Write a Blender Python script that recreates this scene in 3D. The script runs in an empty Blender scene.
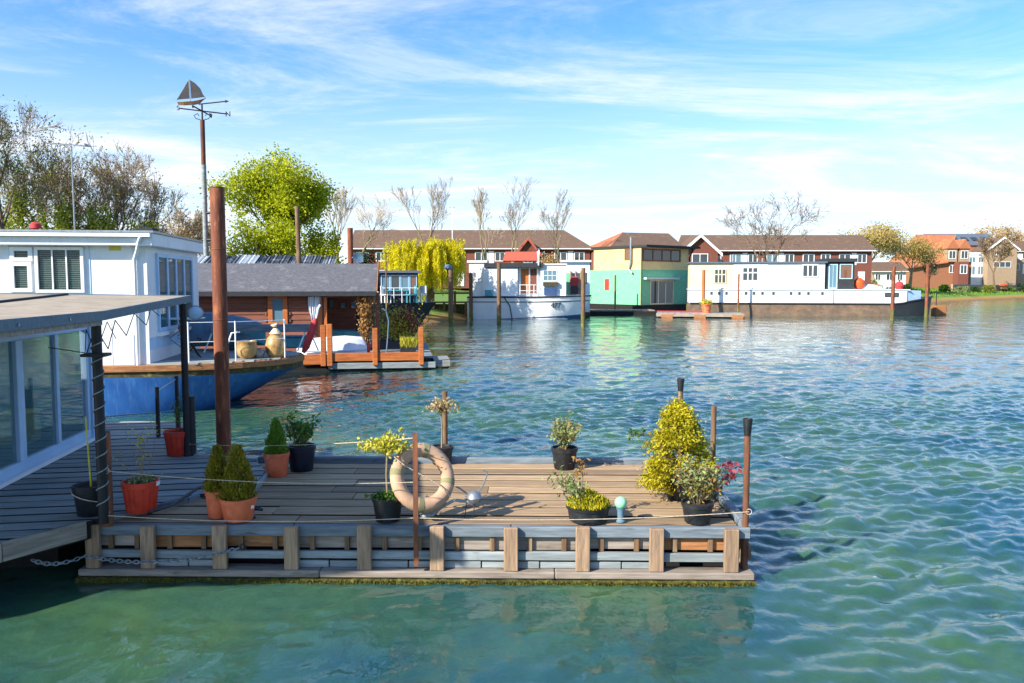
import bpy, math, random
import numpy as np
from mathutils import Vector, Matrix
random.seed(11)
rng = np.random.default_rng(5)
SC = bpy.context.scene
COL = SC.collection
R = math.radians
# ------------------------------------------------------------------ camera
F, CX, CY, HOR, H = 800.0, 512.0, 341.5, 282.0, 3.2
PITCH = math.atan((CY-HOR)/F)
cam_d = bpy.data.cameras.new('camera')
cam = bpy.data.objects.new('camera', cam_d); COL.objects.link(cam)
cam.location = (0, 0, H); cam.rotation_euler = (R(90)-PITCH, 0, 0)
cam_d.sensor_width = 36; cam_d.lens = F/1024*36
cam_d.clip_start = .1; cam_d.clip_end = 9000
SC.camera = cam
# ------------------------------------------------------------------ sky, sun, exposure
SUNV = Vector((1.3, 1.0, -1.0)).normalized()
ELEV = math.asin(-SUNV.z); AZ = math.atan2(-SUNV.x, -SUNV.y)
W = bpy.data.worlds.new('World'); SC.world = W; W.use_nodes = True
wn, wl = W.node_tree.nodes, W.node_tree.links
wn.clear()
def wnode(t, **k):
    n = wn.new(t)
    for a, b in k.items(): setattr(n, a, b)
    return n
sky = wnode('ShaderNodeTexSky', sky_type='NISHITA', sun_disc=False, sun_elevation=ELEV, sun_rotation=AZ,
            altitude=0, air_density=1.0, dust_density=0.3, ozone_density=4.0)
tc = wnode('ShaderNodeTexCoord')
sep = wnode('ShaderNodeSeparateXYZ'); wl.new(tc.outputs['Generated'], sep.inputs[0])
zc = wnode('ShaderNodeMath', operation='MAXIMUM'); wl.new(sep.outputs['Z'], zc.inputs[0]); zc.inputs[1].default_value = 0.0
za = wnode('ShaderNodeMath', operation='ADD'); wl.new(zc.outputs[0], za.inputs[0]); za.inputs[1].default_value = 0.10
dx = wnode('ShaderNodeMath', operation='DIVIDE'); wl.new(sep.outputs['X'], dx.inputs[0]); wl.new(za.outputs[0], dx.inputs[1])
dy = wnode('ShaderNodeMath', operation='DIVIDE'); wl.new(sep.outputs['Y'], dy.inputs[0]); wl.new(za.outputs[0], dy.inputs[1])
cmb = wnode('ShaderNodeCombineXYZ'); wl.new(dx.outputs[0], cmb.inputs[0]); wl.new(dy.outputs[0], cmb.inputs[1])
def cloud(rot, sc, loc, scale, detail, rough, dist, lo, hi):
    mp = wnode('ShaderNodeMapping'); wl.new(cmb.outputs[0], mp.inputs[0])
    mp.inputs['Rotation'].default_value = (0, 0, rot); mp.inputs['Scale'].default_value = sc; mp.inputs['Location'].default_value = loc
    nz = wnode('ShaderNodeTexNoise'); wl.new(mp.outputs[0], nz.inputs['Vector'])
    nz.inputs['Scale'].default_value = scale; nz.inputs['Detail'].default_value = detail
    nz.inputs['Roughness'].default_value = rough; nz.inputs['Distortion'].default_value = dist
    mr = wnode('ShaderNodeMapRange', interpolation_type='SMOOTHSTEP'); wl.new(nz.outputs[0], mr.inputs[0])
    mr.inputs[1].default_value = lo; mr.inputs[2].default_value = hi
    return mr.outputs[0]
c1 = cloud(R(68), (.8, 1.5, 1), (3.1, 1.3, 0), .55, 14, .70, 1.1, .43, .72)
c2 = cloud(R(20), (1, 1.6, 1), (1.35, 5.2, 0), .26, 6, .55, .3, .47, .75)
mx = wnode('ShaderNodeMath', operation='MULTIPLY'); wl.new(c1, mx.inputs[0]); mx.inputs[1].default_value = .85
ad = wnode('ShaderNodeMath', operation='MULTIPLY_ADD'); wl.new(c2, ad.inputs[0]); ad.inputs[1].default_value = .35; wl.new(mx.outputs[0], ad.inputs[2])
hz = wnode('ShaderNodeMapRange', interpolation_type='SMOOTHSTEP'); wl.new(zc.outputs[0], hz.inputs[0])
hz.inputs[1].default_value = 0.0; hz.inputs[2].default_value = .30; hz.inputs[3].default_value = .76; hz.inputs[4].default_value = 0
ad2 = wnode('ShaderNodeMath', operation='ADD', use_clamp=True); wl.new(ad.outputs[0], ad2.inputs[0]); wl.new(hz.outputs[0], ad2.inputs[1])
cl = wnode('ShaderNodeMath', operation='MULTIPLY'); wl.new(ad2.outputs[0], cl.inputs[0]); cl.inputs[1].default_value = .9
mixc = wnode('ShaderNodeMix', data_type='RGBA'); wl.new(cl.outputs[0], mixc.inputs[0])
tint = wnode('ShaderNodeMix', data_type='RGBA', blend_type='MULTIPLY'); tint.inputs[0].default_value = 1; wl.new(sky.outputs[0], tint.inputs[6]); tint.inputs[7].default_value = (.54, .84, 1.08, 1)
wl.new(tint.outputs[2], mixc.inputs[6]); mixc.inputs[7].default_value = (4.6, 4.8, 5.1, 1)
bg = wnode('ShaderNodeBackground'); wl.new(mixc.outputs[2], bg.inputs[0]); bg.inputs[1].default_value = .115
wo = wnode('ShaderNodeOutputWorld'); wl.new(bg.outputs[0], wo.inputs[0])
sl = bpy.data.lights.new('sun', 'SUN'); sl.energy = 4.8; sl.angle = R(.6); sl.color = (1, .90, .76)
sun = bpy.data.objects.new('sun', sl); COL.objects.link(sun); sun.rotation_euler = SUNV.to_track_quat('-Z', 'Y').to_euler()
sun.location = (-40, -20, 40)
VS = SC.view_settings
VS.view_transform = 'Standard'; VS.look = 'None'; VS.gamma = 1; VS.use_curve_mapping = False; VS.exposure = 1.08
SC.render.engine = 'CYCLES'
SC.cycles.max_bounces = 8; SC.cycles.transparent_max_bounces = 12
# ------------------------------------------------------------------ pixel measurement helpers
CAMV = Vector((0, 0, H)); cp_, sp_ = math.cos(PITCH), math.sin(PITCH)
def ray(px, py):
    a, b = (px-CX)/F, (CY-py)/F
    return Vector((a, cp_ + b*sp_, -sp_ + b*cp_))
def G(px, py, z):
    d = ray(px, py); return CAMV + d*((z-H)/d.z)
def P(px, py, Y):
    d = ray(px, py); return CAMV + d*(Y/d.y)
class Fr:                                   # a local frame on the water: u to the right, v away
    def __init__(s, o, ang): s.o = Vector((o[0], o[1], 0)); s.a = ang; s.u = Vector((math.cos(ang), math.sin(ang), 0)); s.v = Vector((-math.sin(ang), math.cos(ang), 0))
    def loc(s, p): d = Vector(p)-s.o; return Vector((d.dot(s.u), d.dot(s.v), p[2]))
    def wld(s, u, v, z=0): q = s.o+s.u*u+s.v*v; return Vector((q.x, q.y, z))
    def pl(s, px, py, v): d = ray(px, py); t = (v-(CAMV-s.o).dot(s.v))/d.dot(s.v); q = s.loc(CAMV+d*t); return q.x, q.z
    def ps(s, px, py, u): d = ray(px, py); t = (u-(CAMV-s.o).dot(s.u))/d.dot(s.u); q = s.loc(CAMV+d*t); return q.y, q.z
    def g(s, px, py, z): return s.loc(G(px, py, z))
# ------------------------------------------------------------------ materials
def new_mat(name):
    m = bpy.data.materials.new(name); m.use_nodes = True
    n = m.node_tree.nodes; l = m.node_tree.links
    return m, n, l, n['Principled BSDF']
def rgb(h):
    if isinstance(h, str):
        v = [int(h[i:i+2], 16)/255 for i in (0, 2, 4)]
        return tuple((x/12.92 if x <= .04045 else ((x+.055)/1.055)**2.4) for x in v)
    return h
def MAT(name, c1, c2=None, scale=4, st=(1, 1, 1), rough=.6, bump=.15, rand=0., metal=0, spec=.5, c3=None, s3=2, st3=(1, 1, 1), t3=(.55, .7), bd=.02, island=0.):
    m, n, l, b = new_mat(name)
    c1 = rgb(c1); c2 = rgb(c2) if c2 else tuple(x*.75 for x in c1)
    tc = n.new('ShaderNodeTexCoord'); oi = n.new('ShaderNodeObjectInfo')
    off = n.new('ShaderNodeVectorMath'); off.operation = 'MULTIPLY_ADD'
    cb = n.new('ShaderNodeCombineXYZ'); 
    for i in range(3): l.new(oi.outputs['Random'], cb.inputs[i])
    l.new(cb.outputs[0], off.inputs[0]); off.inputs[1].default_value = (37, 23, 51); l.new(tc.outputs['Object'], off.inputs[2])
    def noise(sc, stt, det=6, ro=.6):
        mp = n.new('ShaderNodeMapping'); l.new(off.outputs[0], mp.inputs[0]); mp.inputs['Scale'].default_value = stt
        nz = n.new('ShaderNodeTexNoise'); l.new(mp.outputs[0], nz.inputs['Vector']); nz.inputs['Scale'].default_value = sc
        nz.inputs['Detail'].default_value = det; nz.inputs['Roughness'].default_value = ro
        return nz.outputs[0]
    nz = noise(scale, st)
    mr = n.new('ShaderNodeMapRange'); l.new(nz, mr.inputs[0]); mr.inputs[1].default_value = .3; mr.inputs[2].default_value = .7
    mix = n.new('ShaderNodeMix'); mix.data_type = 'RGBA'; l.new(mr.outputs[0], mix.inputs[0])
    mix.inputs[6].default_value = (*c1, 1); mix.inputs[7].default_value = (*c2, 1)
    out = mix.outputs[2]
    if c3:
        n3 = noise(s3, st3, 8, .65); m3 = n.new('ShaderNodeMapRange'); l.new(n3, m3.inputs[0]); m3.inputs[1].default_value = t3[0]; m3.inputs[2].default_value = t3[1]
        x3 = n.new('ShaderNodeMix'); x3.data_type = 'RGBA'; l.new(m3.outputs[0], x3.inputs[0]); l.new(out, x3.inputs[6]); x3.inputs[7].default_value = (*rgb(c3), 1)
        out = x3.outputs[2]
    if rand or island:
        ma = n.new('ShaderNodeMapRange')
        if island:
            ge = n.new('ShaderNodeNewGeometry'); l.new(ge.outputs['Random Per Island'], ma.inputs[0]); k = island
        else: l.new(oi.outputs['Random'], ma.inputs[0]); k = rand
        ma.inputs[3].default_value = 1-k; ma.inputs[4].default_value = 1+k
        vm = n.new('ShaderNodeVectorMath'); vm.operation = 'SCALE'; l.new(out, vm.inputs[0]); l.new(ma.outputs[0], vm.inputs['Scale']); out = vm.outputs[0]
    l.new(out, b.inputs['Base Color'])
    b.inputs['Roughness'].default_value = rough; b.inputs['Metallic'].default_value = metal; b.inputs['Specular IOR Level'].default_value = spec
    if bump:
        bp = n.new('ShaderNodeBump'); bp.inputs['Strength'].default_value = bump; bp.inputs['Distance'].default_value = bd; l.new(nz, bp.inputs['Height']); l.new(bp.outputs[0], b.inputs['Normal'])
    return m
def LEAF(name, c1, c2, trans=.35, scale=1.2):
    m, n, l, b = new_mat(name)
    ge = n.new('ShaderNodeNewGeometry'); tc = n.new('ShaderNodeTexCoord')
    nz = n.new('ShaderNodeTexNoise'); nz.inputs['Scale'].default_value = scale; nz.inputs['Detail'].default_value = 3; l.new(tc.outputs['Object'], nz.inputs['Vector'])
    ad = n.new('ShaderNodeMath'); ad.operation = 'MULTIPLY_ADD'; l.new(ge.outputs['Random Per Island'], ad.inputs[0]); ad.inputs[1].default_value = .55; l.new(nz.outputs[0], ad.inputs[2])
    mr = n.new('ShaderNodeMapRange'); l.new(ad.outputs[0], mr.inputs[0]); mr.inputs[1].default_value = .4; mr.inputs[2].default_value = 1.1
    mix = n.new('ShaderNodeMix'); mix.data_type = 'RGBA'; l.new(mr.outputs[0], mix.inputs[0]); mix.inputs[6].default_value = (*rgb(c1), 1); mix.inputs[7].default_value = (*rgb(c2), 1)
    l.new(mix.outputs[2], b.inputs['Base Color']); b.inputs['Roughness'].default_value = .55; b.inputs['Specular IOR Level'].default_value = .25
    tr = n.new('ShaderNodeBsdfTranslucent'); l.new(mix.outputs[2], tr.inputs[0])
    ms = n.new('ShaderNodeMixShader'); ms.inputs[0].default_value = trans; l.new(b.outputs[0], ms.inputs[1]); l.new(tr.outputs[0], ms.inputs[2])
    l.new(ms.outputs[0], n['Material Output'].inputs[0])
    return m
def GLASS(name, col, alpha):
    m, n, l, b = new_mat(name)
    b.inputs['Base Color'].default_value = (*col, 1); b.inputs['Roughness'].default_value = .03; b.inputs['Alpha'].default_value = alpha; b.inputs['Specular IOR Level'].default_value = .8
    return m
m_deck = MAT('deck_wood', 'ab9272', '7e684c', 2.2, (1, 14, 14), .8, .5, .32, c3='c0a886', s3=1.3, st3=(.6, 5, 5), t3=(.55, .8), bd=.01)
m_edge = MAT('dark_plank_edge', '2c2722', '1d1a17', 6, rough=.95)  # darker colour for the sides and undersides of the planks
m_plat = MAT('platform_wood', 'a0a5a2', '6f7574', 2.2, (1, 14, 14), .8, .5, .2, c3='b5bab6', s3=1.3, st3=(.6, 5, 5), t3=(.55, .8), bd=.01)
m_post = MAT('post_wood', 'a88d72', '78624e', 3, (12, 12, .9), .8, .5, .15, c3='6b5f55', s3=3, st3=(6, 6, 1), bd=.01)
m_greyb = MAT('grey_board', '7d8a94', '545f68', 2.5, (1, 10, 10), .75, .4, .2, c3='3c3a38', s3=2.5, st3=(1, 5, 5), t3=(.6, .75), bd=.01)
m_pale = MAT('pale_board', '96a1a3', '6f787c', 2.5, (1, 10, 10), .7, .4, .15, c3='5a5148', s3=3, st3=(1, 4, 4), t3=(.6, .75), bd=.01)
m_beam = MAT('beam_wood', 'a3998e', '6f655b', 2, (1, 12, 12), .8, .5, .12, c3='4f4a34', s3=2, st3=(1, 3, 3), t3=(.58, .75), bd=.01)
m_algae = MAT('algae', '4a4a18', '282b0c', 9, (1, 1, 1), .85, 1, c3='75701f', s3=14, t3=(.5, .7), bd=.03)
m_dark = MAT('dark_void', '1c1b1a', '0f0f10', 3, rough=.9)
m_black = MAT('black_plastic', '23272c', '15171b', 12, rough=.5, bump=.08, c3='4a4c4c', s3=9, st3=(1, 1, .5), t3=(.56, .85))
m_navy = MAT('navy_plastic', '1d2438', '141a29', 12, rough=.42, bump=.05)
m_terra = MAT('terracotta_plastic', 'e67850', 'cc5e3a', 6, rough=.6, bump=.1, c3='d9a58a', s3=9, st3=(1, 1, .5), t3=(.56, .8))
m_red = MAT('red_plastic', 'dc4028', 'b82f1e', 6, rough=.55, bump=.08, c3='d07a66', s3=9, st3=(1, 1, .5), t3=(.58, .85))
m_soil = MAT('soil', '3a2a1e', '1d140d', 30, rough=.95, bump=.8)
m_rust = MAT('rust', '6f472f', '4c3022', 5, (1, 1, .35), .85, .5, c3='96583a', s3=6, st3=(1.5, 1.5, .3), t3=(.5, .75))
m_pile = MAT('rusty_pile_metal', '85482e', '542c1e', 4, (2, 2, .3), .75, .4, c3='a8683f', s3=7, st3=(2.5, 2.5, .4), t3=(.52, .68))
m_weed = MAT('weedy_wood', '6d6a35', '4d4a22', 4, (2, 2, .5), .85, .5, c3='8f8a3a', s3=4)
m_pilew = MAT('pile_wood', '7d6146', '57412f', 4, (5, 5, .5), .85, .5, c3='94805f', s3=4, st3=(3, 3, .4))
m_iron = MAT('dark_iron', '2e3036', '1d1e22', 8, rough=.55, bump=.1, metal=.4)
m_steel = MAT('steel', '9fa7ad', '7d858c', 8, rough=.4, bump=.05, metal=.6)
m_white = MAT('white_paint', 'e4e8ec', 'd3d9df', 1.5, (1, 1, 1), .45, .06, c3='aeb1b0', s3=2.6, st3=(4, 4, .22), t3=(.58, .85))
m_trim = MAT('white_trim', 'eceff2', 'dfe4e8', 3, rough=.4, bump=.03)
m_frame = MAT('pale_blue_frame', 'b2d2ee', '9cc0e0', 3, rough=.45, bump=.03)
m_pbw = MAT('pale_blue_white', 'd3e0ea', 'c3d3e0', 2, rough=.5, bump=.05, c3='aab9c4', s3=2.4, st3=(4, 4, .25), t3=(.58, .85))
m_twigp = MAT('pale_twig_bark', 'b3a48e', '918270', 3, rough=.95, bump=0)
m_navyp = MAT('navy_paint', '33507c', '274068', 3, rough=.5)
m_cream = MAT('cream_paint', 'ded0b4', 'cbbb9c', 2, rough=.55, bump=.05)
m_pgrey = MAT('pale_grey_paint', 'd0d6d7', 'c0c8ca', 2, rough=.55, bump=.05)
m_bhull = MAT('blue_hull_paint', '2f6cb6', '1f529a', 2.5, (1, 1, .5), .5, .12, c3='5585ba', s3=2.6, st3=(4, 4, .22), t3=(.5, .85))
m_strake = MAT('strake_wood', 'b07a4d', '80532f', 2.5, (.8, 9, 9), .8, .4, c3='6b4a30', s3=3, st3=(1, 5, 5))
m_mossy = MAT('mossy_band', '4f4a2a', '2f2c1c', 6, rough=.9, bump=.6, c3='7a7440', s3=5)
m_felt = MAT('roof_felt', 'aa9e8c', '8e8371', 5, rough=.9, bump=.3, c3='857a68', s3=1.4, t3=(.5, .8))
m_fascia = MAT('grey_blue_fascia', '5f7786', '465c6a', 3, (1, 8, 8), .6, .2)
m_shing = MAT('grey_shingle', '63656b', '4a4c52', 9, (1, 1, 1), .9, .5, c3='75777c', s3=2)
m_clad = MAT('dark_cladding', '8d5542', '653c2e', 2.5, (.8, 10, 10), .8, .4, .2)
m_orangew = MAT('orange_timber', 'c07038', '94501f', 2.5, (1, 8, 8), .65, .3, .12)
m_tarp = MAT('white_cover', 'dfe5ec', 'c3ccd8', 3, rough=.6, bump=.3)
m_bluegrey = MAT('blue_grey_tarp', '5f7f96', '48647a', 4, rough=.6, bump=.4)
m_teal = MAT('teal_paint', '4f9fb0', '3c8595', 3, rough=.5)
m_green = MAT('green_paint', '76c098', '64ae86', 1.5, rough=.6, bump=.08, c3='86cda8', s3=1.5)
m_yellow = MAT('yellow_paint', 'e4ca90', 'd6b872', 1.5, rough=.6, bump=.08)
m_brick = MAT('red_brick', '7d4a3e', '663b31', 6, rough=.9, bump=.2)
m_brickO = MAT('orange_brick', '9a6a4e', '85553c', 6, rough=.9, bump=.2)
m_stone = MAT('tan_stone', 'a8937a', '8b775f', 5, rough=.9, bump=.2)
m_tileb = MAT('brown_roof_tile', '6e5848', '54433a', 7, (1, 5, 5), .9, .5, c3='7c6a50', s3=1.5)
m_tileo = MAT('orange_roof_tile', 'ad6c4a', '955a3d', 7, (1, 5, 5), .9, .5, c3='c98a5c', s3=1.5)
m_slate = MAT('slate_roof', '5f6a7a', '4c5664', 7, (1, 5, 5), .8, .4)
m_tiler = MAT('red_roof_tile', 'ad5a45', '94493a', 7, (1, 5, 5), .9, .5)
m_lead = MAT('dark_roof', '2f343b', '22262c', 6, rough=.8)
m_bark = MAT('bark', '7a6650', '4f4234', 5, (2, 2, .5), .95, .6)
m_barkg = MAT('pale_bark', '9a8a70', '6b5e4a', 5, (2, 2, .5), .95, .6, c3='76763f', s3=2)
m_twig = MAT('twig_bark', '937f6a', '6f5d4c', 3, rough=.95, bump=0)
m_rope = MAT('rope', 'cfc3ae', 'a5977f', 30, rough=.9, bump=.3)
m_buoy = MAT('lifebuoy_canvas', 'c6a588', 'a38269', 5, rough=.8, bump=.25, c3='9c7b62', s3=6, t3=(.55, .8))
m_band = MAT('lifebuoy_band', '8d8a68', '73714f', 8, rough=.8)
m_chain = MAT('galvanised_chain', '9aa3a8', '6b757b', 20, rough=.5, metal=.5)
m_hose = MAT('green_hose', '2fae86', '1f8f6c', 8, rough=.45)
m_cer = MAT('glazed_ceramic', 'c2a26b', '8d6a3c', 6, rough=.35, c3='6e5a34', s3=4)
m_rcloth = MAT('red_cloth', 'c23a3a', '9e2b2e', 5, rough=.8)
m_yel = MAT('yellow_plastic', 'd9cf3a', 'c2b52a', 4, rough=.5)
m_inner = MAT('reflection_teal_lining', '24464c', '1a363c', 4, rough=.8)  # cabin inside painted the dark teal of water reflected in the panes
m_gglobe = MAT('green_globe', '9fdcb9', '86caa4', 4, rough=.15, bump=0)
m_bargeh = MAT('barge_hull', '7d6a5a', '5d4f45', 2, (1, 1, .8), .8, .3, c3='8f7358', s3=1.6, st3=(.7, 1, 1.5), t3=(.5, .75))
m_bhblack = MAT('black_hull', '262b33', '1b1f26', 3, rough=.5, bump=.1)
m_vent = MAT('shade_slat', 'a9b7b4', '8fa09e', 3, rough=.6, bump=0)
m_obuoy = MAT('orange_buoy', 'e0602a', 'c84e1e', 4, rough=.5)
m_bgroof = MAT('corrugated_sheet', '5d6167', '44474d', 4, (1, .3, 1), .7, .3, c3='9aa0a4', s3=1.2, t3=(.5, .6))
g_dark = GLASS('dark_window_glass', (.035, .05, .06), 1)
g_blue = GLASS('blue_window_glass', (.10, .20, .26), 1)
g_warm = GLASS('warm_window_glass', (.16, .08, .05), 1)
g_teal = GLASS('teal_reflection_glass', (.08, .22, .25), .42)  # teal put into the glass colour in place of reflected water
g_teal.node_tree.nodes['Principled BSDF'].inputs['IOR'].default_value = 2.3
g_blind = GLASS('tinted_window_glass', (.02, .07, .07), .25)
l_conif = LEAF('conifer_leaf', '6b6c18', 'a8962c', .2, 9)
l_conif2 = LEAF('green_conifer_leaf', '48701e', '84ac36', .2, 9)
l_gold = LEAF('golden_leaf', '6f7a14', 'd2c22a', .35, 5)
l_lime = LEAF('lime_leaf', 'a9a92a', 'd8d25a', .45, 4)
l_green = LEAF('green_leaf', '2f5a22', '6f8f35', .35, 4)
l_mix = LEAF('grey_green_leaf', '5f7a3a', 'a3a978', .35, 6)
l_red = LEAF('red_leaf', '7a2a38', 'a8505a', .35, 6)
l_tree = LEAF('spring_leaf', '869614', 'c6cc26', .45, .6)
l_dtree = LEAF('dark_leaf', '24401c', '3d5c26', .3, .6)
l_will = LEAF('willow_leaf', 'beb610', 'ece230', .5, .7)
l_olive = LEAF('olive_leaf', 'a08e48', 'c8b26a', .45, .3)
l_ivy = LEAF('ivy_leaf', '5f6e22', '98a03c', .35, .7)
l_tan = LEAF('budding_leaf', 'b08f5a', 'cfb27a', .4, .4)
l_grass = LEAF('grass_blade', '54801f', '8aa83a', .4, .2)
l_dry = LEAF('dry_leaf', '8a6438', 'b08a55', .3, 5)
# ------------------------------------------------------------------ object helpers
def tag(o, label=None, cat=None, group=None, kind=None):
    if label: o['label'] = label
    if cat: o['category'] = cat
    if group: o['group'] = group
    if kind: o['kind'] = kind
    return o
def thing(name, label, cat, loc=(0, 0, 0), rot=0, group=None):
    o = bpy.data.objects.new(name, None); COL.objects.link(o); o.empty_display_size = .2
    o.location = loc; o.rotation_euler = (0, 0, rot)
    return tag(o, label, cat, group)
def link(name, me, mat, parent=None, smooth=False, bevel=0):
    o = bpy.data.objects.new(name, me); COL.objects.link(o)
    if mat and not me.materials: me.materials.append(mat)
    if smooth: me.polygons.foreach_set('use_smooth', [True]*len(me.polygons))
    if parent: o.parent = parent
    if bevel:
        b = o.modifiers.new('bevel', 'BEVEL'); b.width = bevel; b.segments = 1; b.limit_method = 'ANGLE'
    return o
class MB:
    def __init__(s): s.v = []; s.f = []
    def add(s, vs, fs): k = len(s.v); s.v += [tuple(p) for p in vs]; s.f += [tuple(i+k for i in f) for f in fs]; return s
    def box(s, x0, x1, y0, y1, z0, z1):
        return s.add([(x0, y0, z0), (x1, y0, z0), (x1, y1, z0), (x0, y1, z0), (x0, y0, z1), (x1, y0, z1), (x1, y1, z1), (x0, y1, z1)],
                     [(0, 3, 2, 1), (4, 5, 6, 7), (0, 1, 5, 4), (1, 2, 6, 5), (2, 3, 7, 6), (3, 0, 4, 7)])
    def obox(s, c, size, rot=(0, 0, 0)):
        from mathutils import Euler
        m = Euler(rot).to_matrix(); a, b, d = [x/2 for x in size]
        pts = [Vector(c)+m @ Vector(p) for p in [(-a, -b, -d), (a, -b, -d), (a, b, -d), (-a, b, -d), (-a, -b, d), (a, -b, d), (a, b, d), (-a, b, d)]]
        return s.add(pts, [(0, 3, 2, 1), (4, 5, 6, 7), (0, 1, 5, 4), (1, 2, 6, 5), (2, 3, 7, 6), (3, 0, 4, 7)])
    def path(s, pts, rad, n=8, closed=False, cap=True):
        pts = [Vector(p) for p in pts]; N = len(pts)
        if not hasattr(rad, '__len__'): rad = [rad]*N
        k = len(s.v); ref = None
        for i, p in enumerate(pts):
            if closed: t = pts[(i+1) % N]-pts[i-1]
            else: t = pts[min(i+1, N-1)]-pts[max(i-1, 0)]
            if t.length < 1e-9: t = Vector((0, 0, 1))
            t.normalize()
            if ref is None: ref = Vector((1, 0, 0)) if abs(t.x) < .8 else Vector((0, 1, 0))
            a = (ref-t*ref.dot(t))
            if a.length < 1e-6: a = t.orthogonal()
            a.normalize(); b = t.cross(a); ref = a
            for j in range(n):
                q = 2*math.pi*j/n; s.v.append(tuple(p+(a*math.cos(q)+b*math.sin(q))*rad[i]))
        for i in range(N if closed else N-1):
            i2 = (i+1) % N
            for j in range(n): s.f.append((k+i*n+j, k+i*n+(j+1) % n, k+i2*n+(j+1) % n, k+i2*n+j))
        if cap and not closed:
            s.f.append(tuple(k+j for j in reversed(range(n)))); s.f.append(tuple(k+(N-1)*n+j for j in range(n)))
        return s
    def tube(s, a, b, r0, r1=None, n=8): return s.path([a, b], [r0, r0 if r1 is None else r1], n)
    def lathe(s, prof, n=24, c=(0, 0, 0), fn=None):
        k = len(s.v)
        for r, z in prof:
            for j in range(n):
                q = 2*math.pi*j/n; rr = r*(fn(q, z) if fn else 1); s.v.append((c[0]+rr*math.cos(q), c[1]+rr*math.sin(q), c[2]+z))
        for i in range(len(prof)-1):
            for j in range(n): s.f.append((k+i*n+j, k+i*n+(j+1) % n, k+(i+1)*n+(j+1) % n, k+(i+1)*n+j))
        s.f.append(tuple(k+j for j in reversed(range(n)))); s.f.append(tuple(k+(len(prof)-1)*n+j for j in range(n)))
        return s
    def prism(s, poly, z0, z1):
        n = len(poly)
        return s.add([(x, y, z0) for x, y in poly]+[(x, y, z1) for x, y in poly],
                     [tuple(reversed(range(n))), tuple(range(n, 2*n))]+[(i, (i+1) % n, n+(i+1) % n, n+i) for i in range(n)])
    def exy(s, poly, y0, y1):                # polygon in x,z extruded along y
        n = len(poly)
        return s.add([(x, y0, z) for x, z in poly]+[(x, y1, z) for x, z in poly],
                     [tuple(range(n)), tuple(reversed(range(n, 2*n)))]+[((i+1) % n, i, n+i, n+(i+1) % n) for i in range(n)])
    def exx(s, poly, x0, x1):                # polygon in y,z extruded along x
        n = len(poly)
        return s.add([(x0, y, z) for y, z in poly]+[(x1, y, z) for y, z in poly],
                     [tuple(reversed(range(n))), tuple(range(n, 2*n))]+[(i, (i+1) % n, n+(i+1) % n, n+i) for i in range(n)])
    def loft(s, rings, cap=True):
        k = len(s.v); n = len(rings[0])
        for r in rings: s.v += [tuple(p) for p in r]
        for i in range(len(rings)-1):
            for j in range(n): s.f.append((k+i*n+j, k+i*n+(j+1) % n, k+(i+1)*n+(j+1) % n, k+(i+1)*n+j))
        if cap: s.f.append(tuple(k+j for j in reversed(range(n)))); s.f.append(tuple(k+(len(rings)-1)*n+j for j in range(n)))
        return s
    def mesh(s, name):
        me = bpy.data.meshes.new(name); me.from_pydata(s.v, [], s.f); me.update(); return me
    def build(s, name, mat, parent=None, smooth=False, bevel=0):
        o = link(name, s.mesh(name), mat, parent, False, bevel)
        if smooth:
            o.data.polygons.foreach_set('use_smooth', [True]*len(o.data.polygons))
            try: o.data.set_sharp_from_angle(angle=R(40))
            except Exception: pass
        return o
def bx(name, mat, parent, *a, bevel=0): return MB().box(*a).build(name, mat, parent, bevel=bevel)
def leaf_mesh(name, C, D, L, Wd, mat, parent, fold=.25):
    """one small folded leaf per row: C centres, D directions"""
    C = np.asarray(C, float); D = np.asarray(D, float); N = len(C)
    D = D/(np.linalg.norm(D, axis=1, keepdims=True)+1e-9)
    rv = rng.normal(size=(N, 3)); S = np.cross(D, rv); S /= (np.linalg.norm(S, axis=1, keepdims=True)+1e-9); U = np.cross(S, D)
    L = np.broadcast_to(np.asarray(L, float).reshape(-1, 1), (N, 1))*rng.uniform(.7, 1.25, (N, 1)); Wd = np.broadcast_to(np.asarray(Wd, float).reshape(-1, 1), (N, 1))*rng.uniform(.75, 1.2, (N, 1))
    V = np.stack([C-D*L*.5, C+S*Wd*.5+U*Wd*fold, C+D*L*.5, C-S*Wd*.5+U*Wd*fold], 1).reshape(-1, 3)
    me = bpy.data.meshes.new(name); me.vertices.add(4*N); me.vertices.foreach_set('co', V.ravel())
    idx = np.arange(N)*4; T = np.stack([idx, idx+1, idx+2, idx, idx+2, idx+3], 1).reshape(-1)
    me.loops.add(6*N); me.loops.foreach_set('vertex_index', T.astype(np.int32))
    me.polygons.add(2*N); me.polygons.foreach_set('loop_start', (np.arange(2*N)*3).astype(np.int32)); me.polygons.foreach_set('loop_total', np.full(2*N, 3, np.int32))
    me.update(calc_edges=True); me.validate()
    return link(name, me, mat, parent)
def text_mesh(name, s, size, mat, parent, loc, rot, depth=.01):
    cu = bpy.data.curves.new(name, 'FONT'); cu.body = s; cu.size = size; cu.extrude = depth; cu.align_x = 'CENTER'; cu.align_y = 'CENTER'
    t = bpy.data.objects.new(name, cu); COL.objects.link(t)
    me = bpy.data.meshes.new_from_object(t.evaluated_get(bpy.context.evaluated_depsgraph_get()))
    bpy.data.objects.remove(t); bpy.data.curves.remove(cu)
    o = link(name, me, mat, parent); o.location = loc; o.rotation_euler = rot; return o
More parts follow.
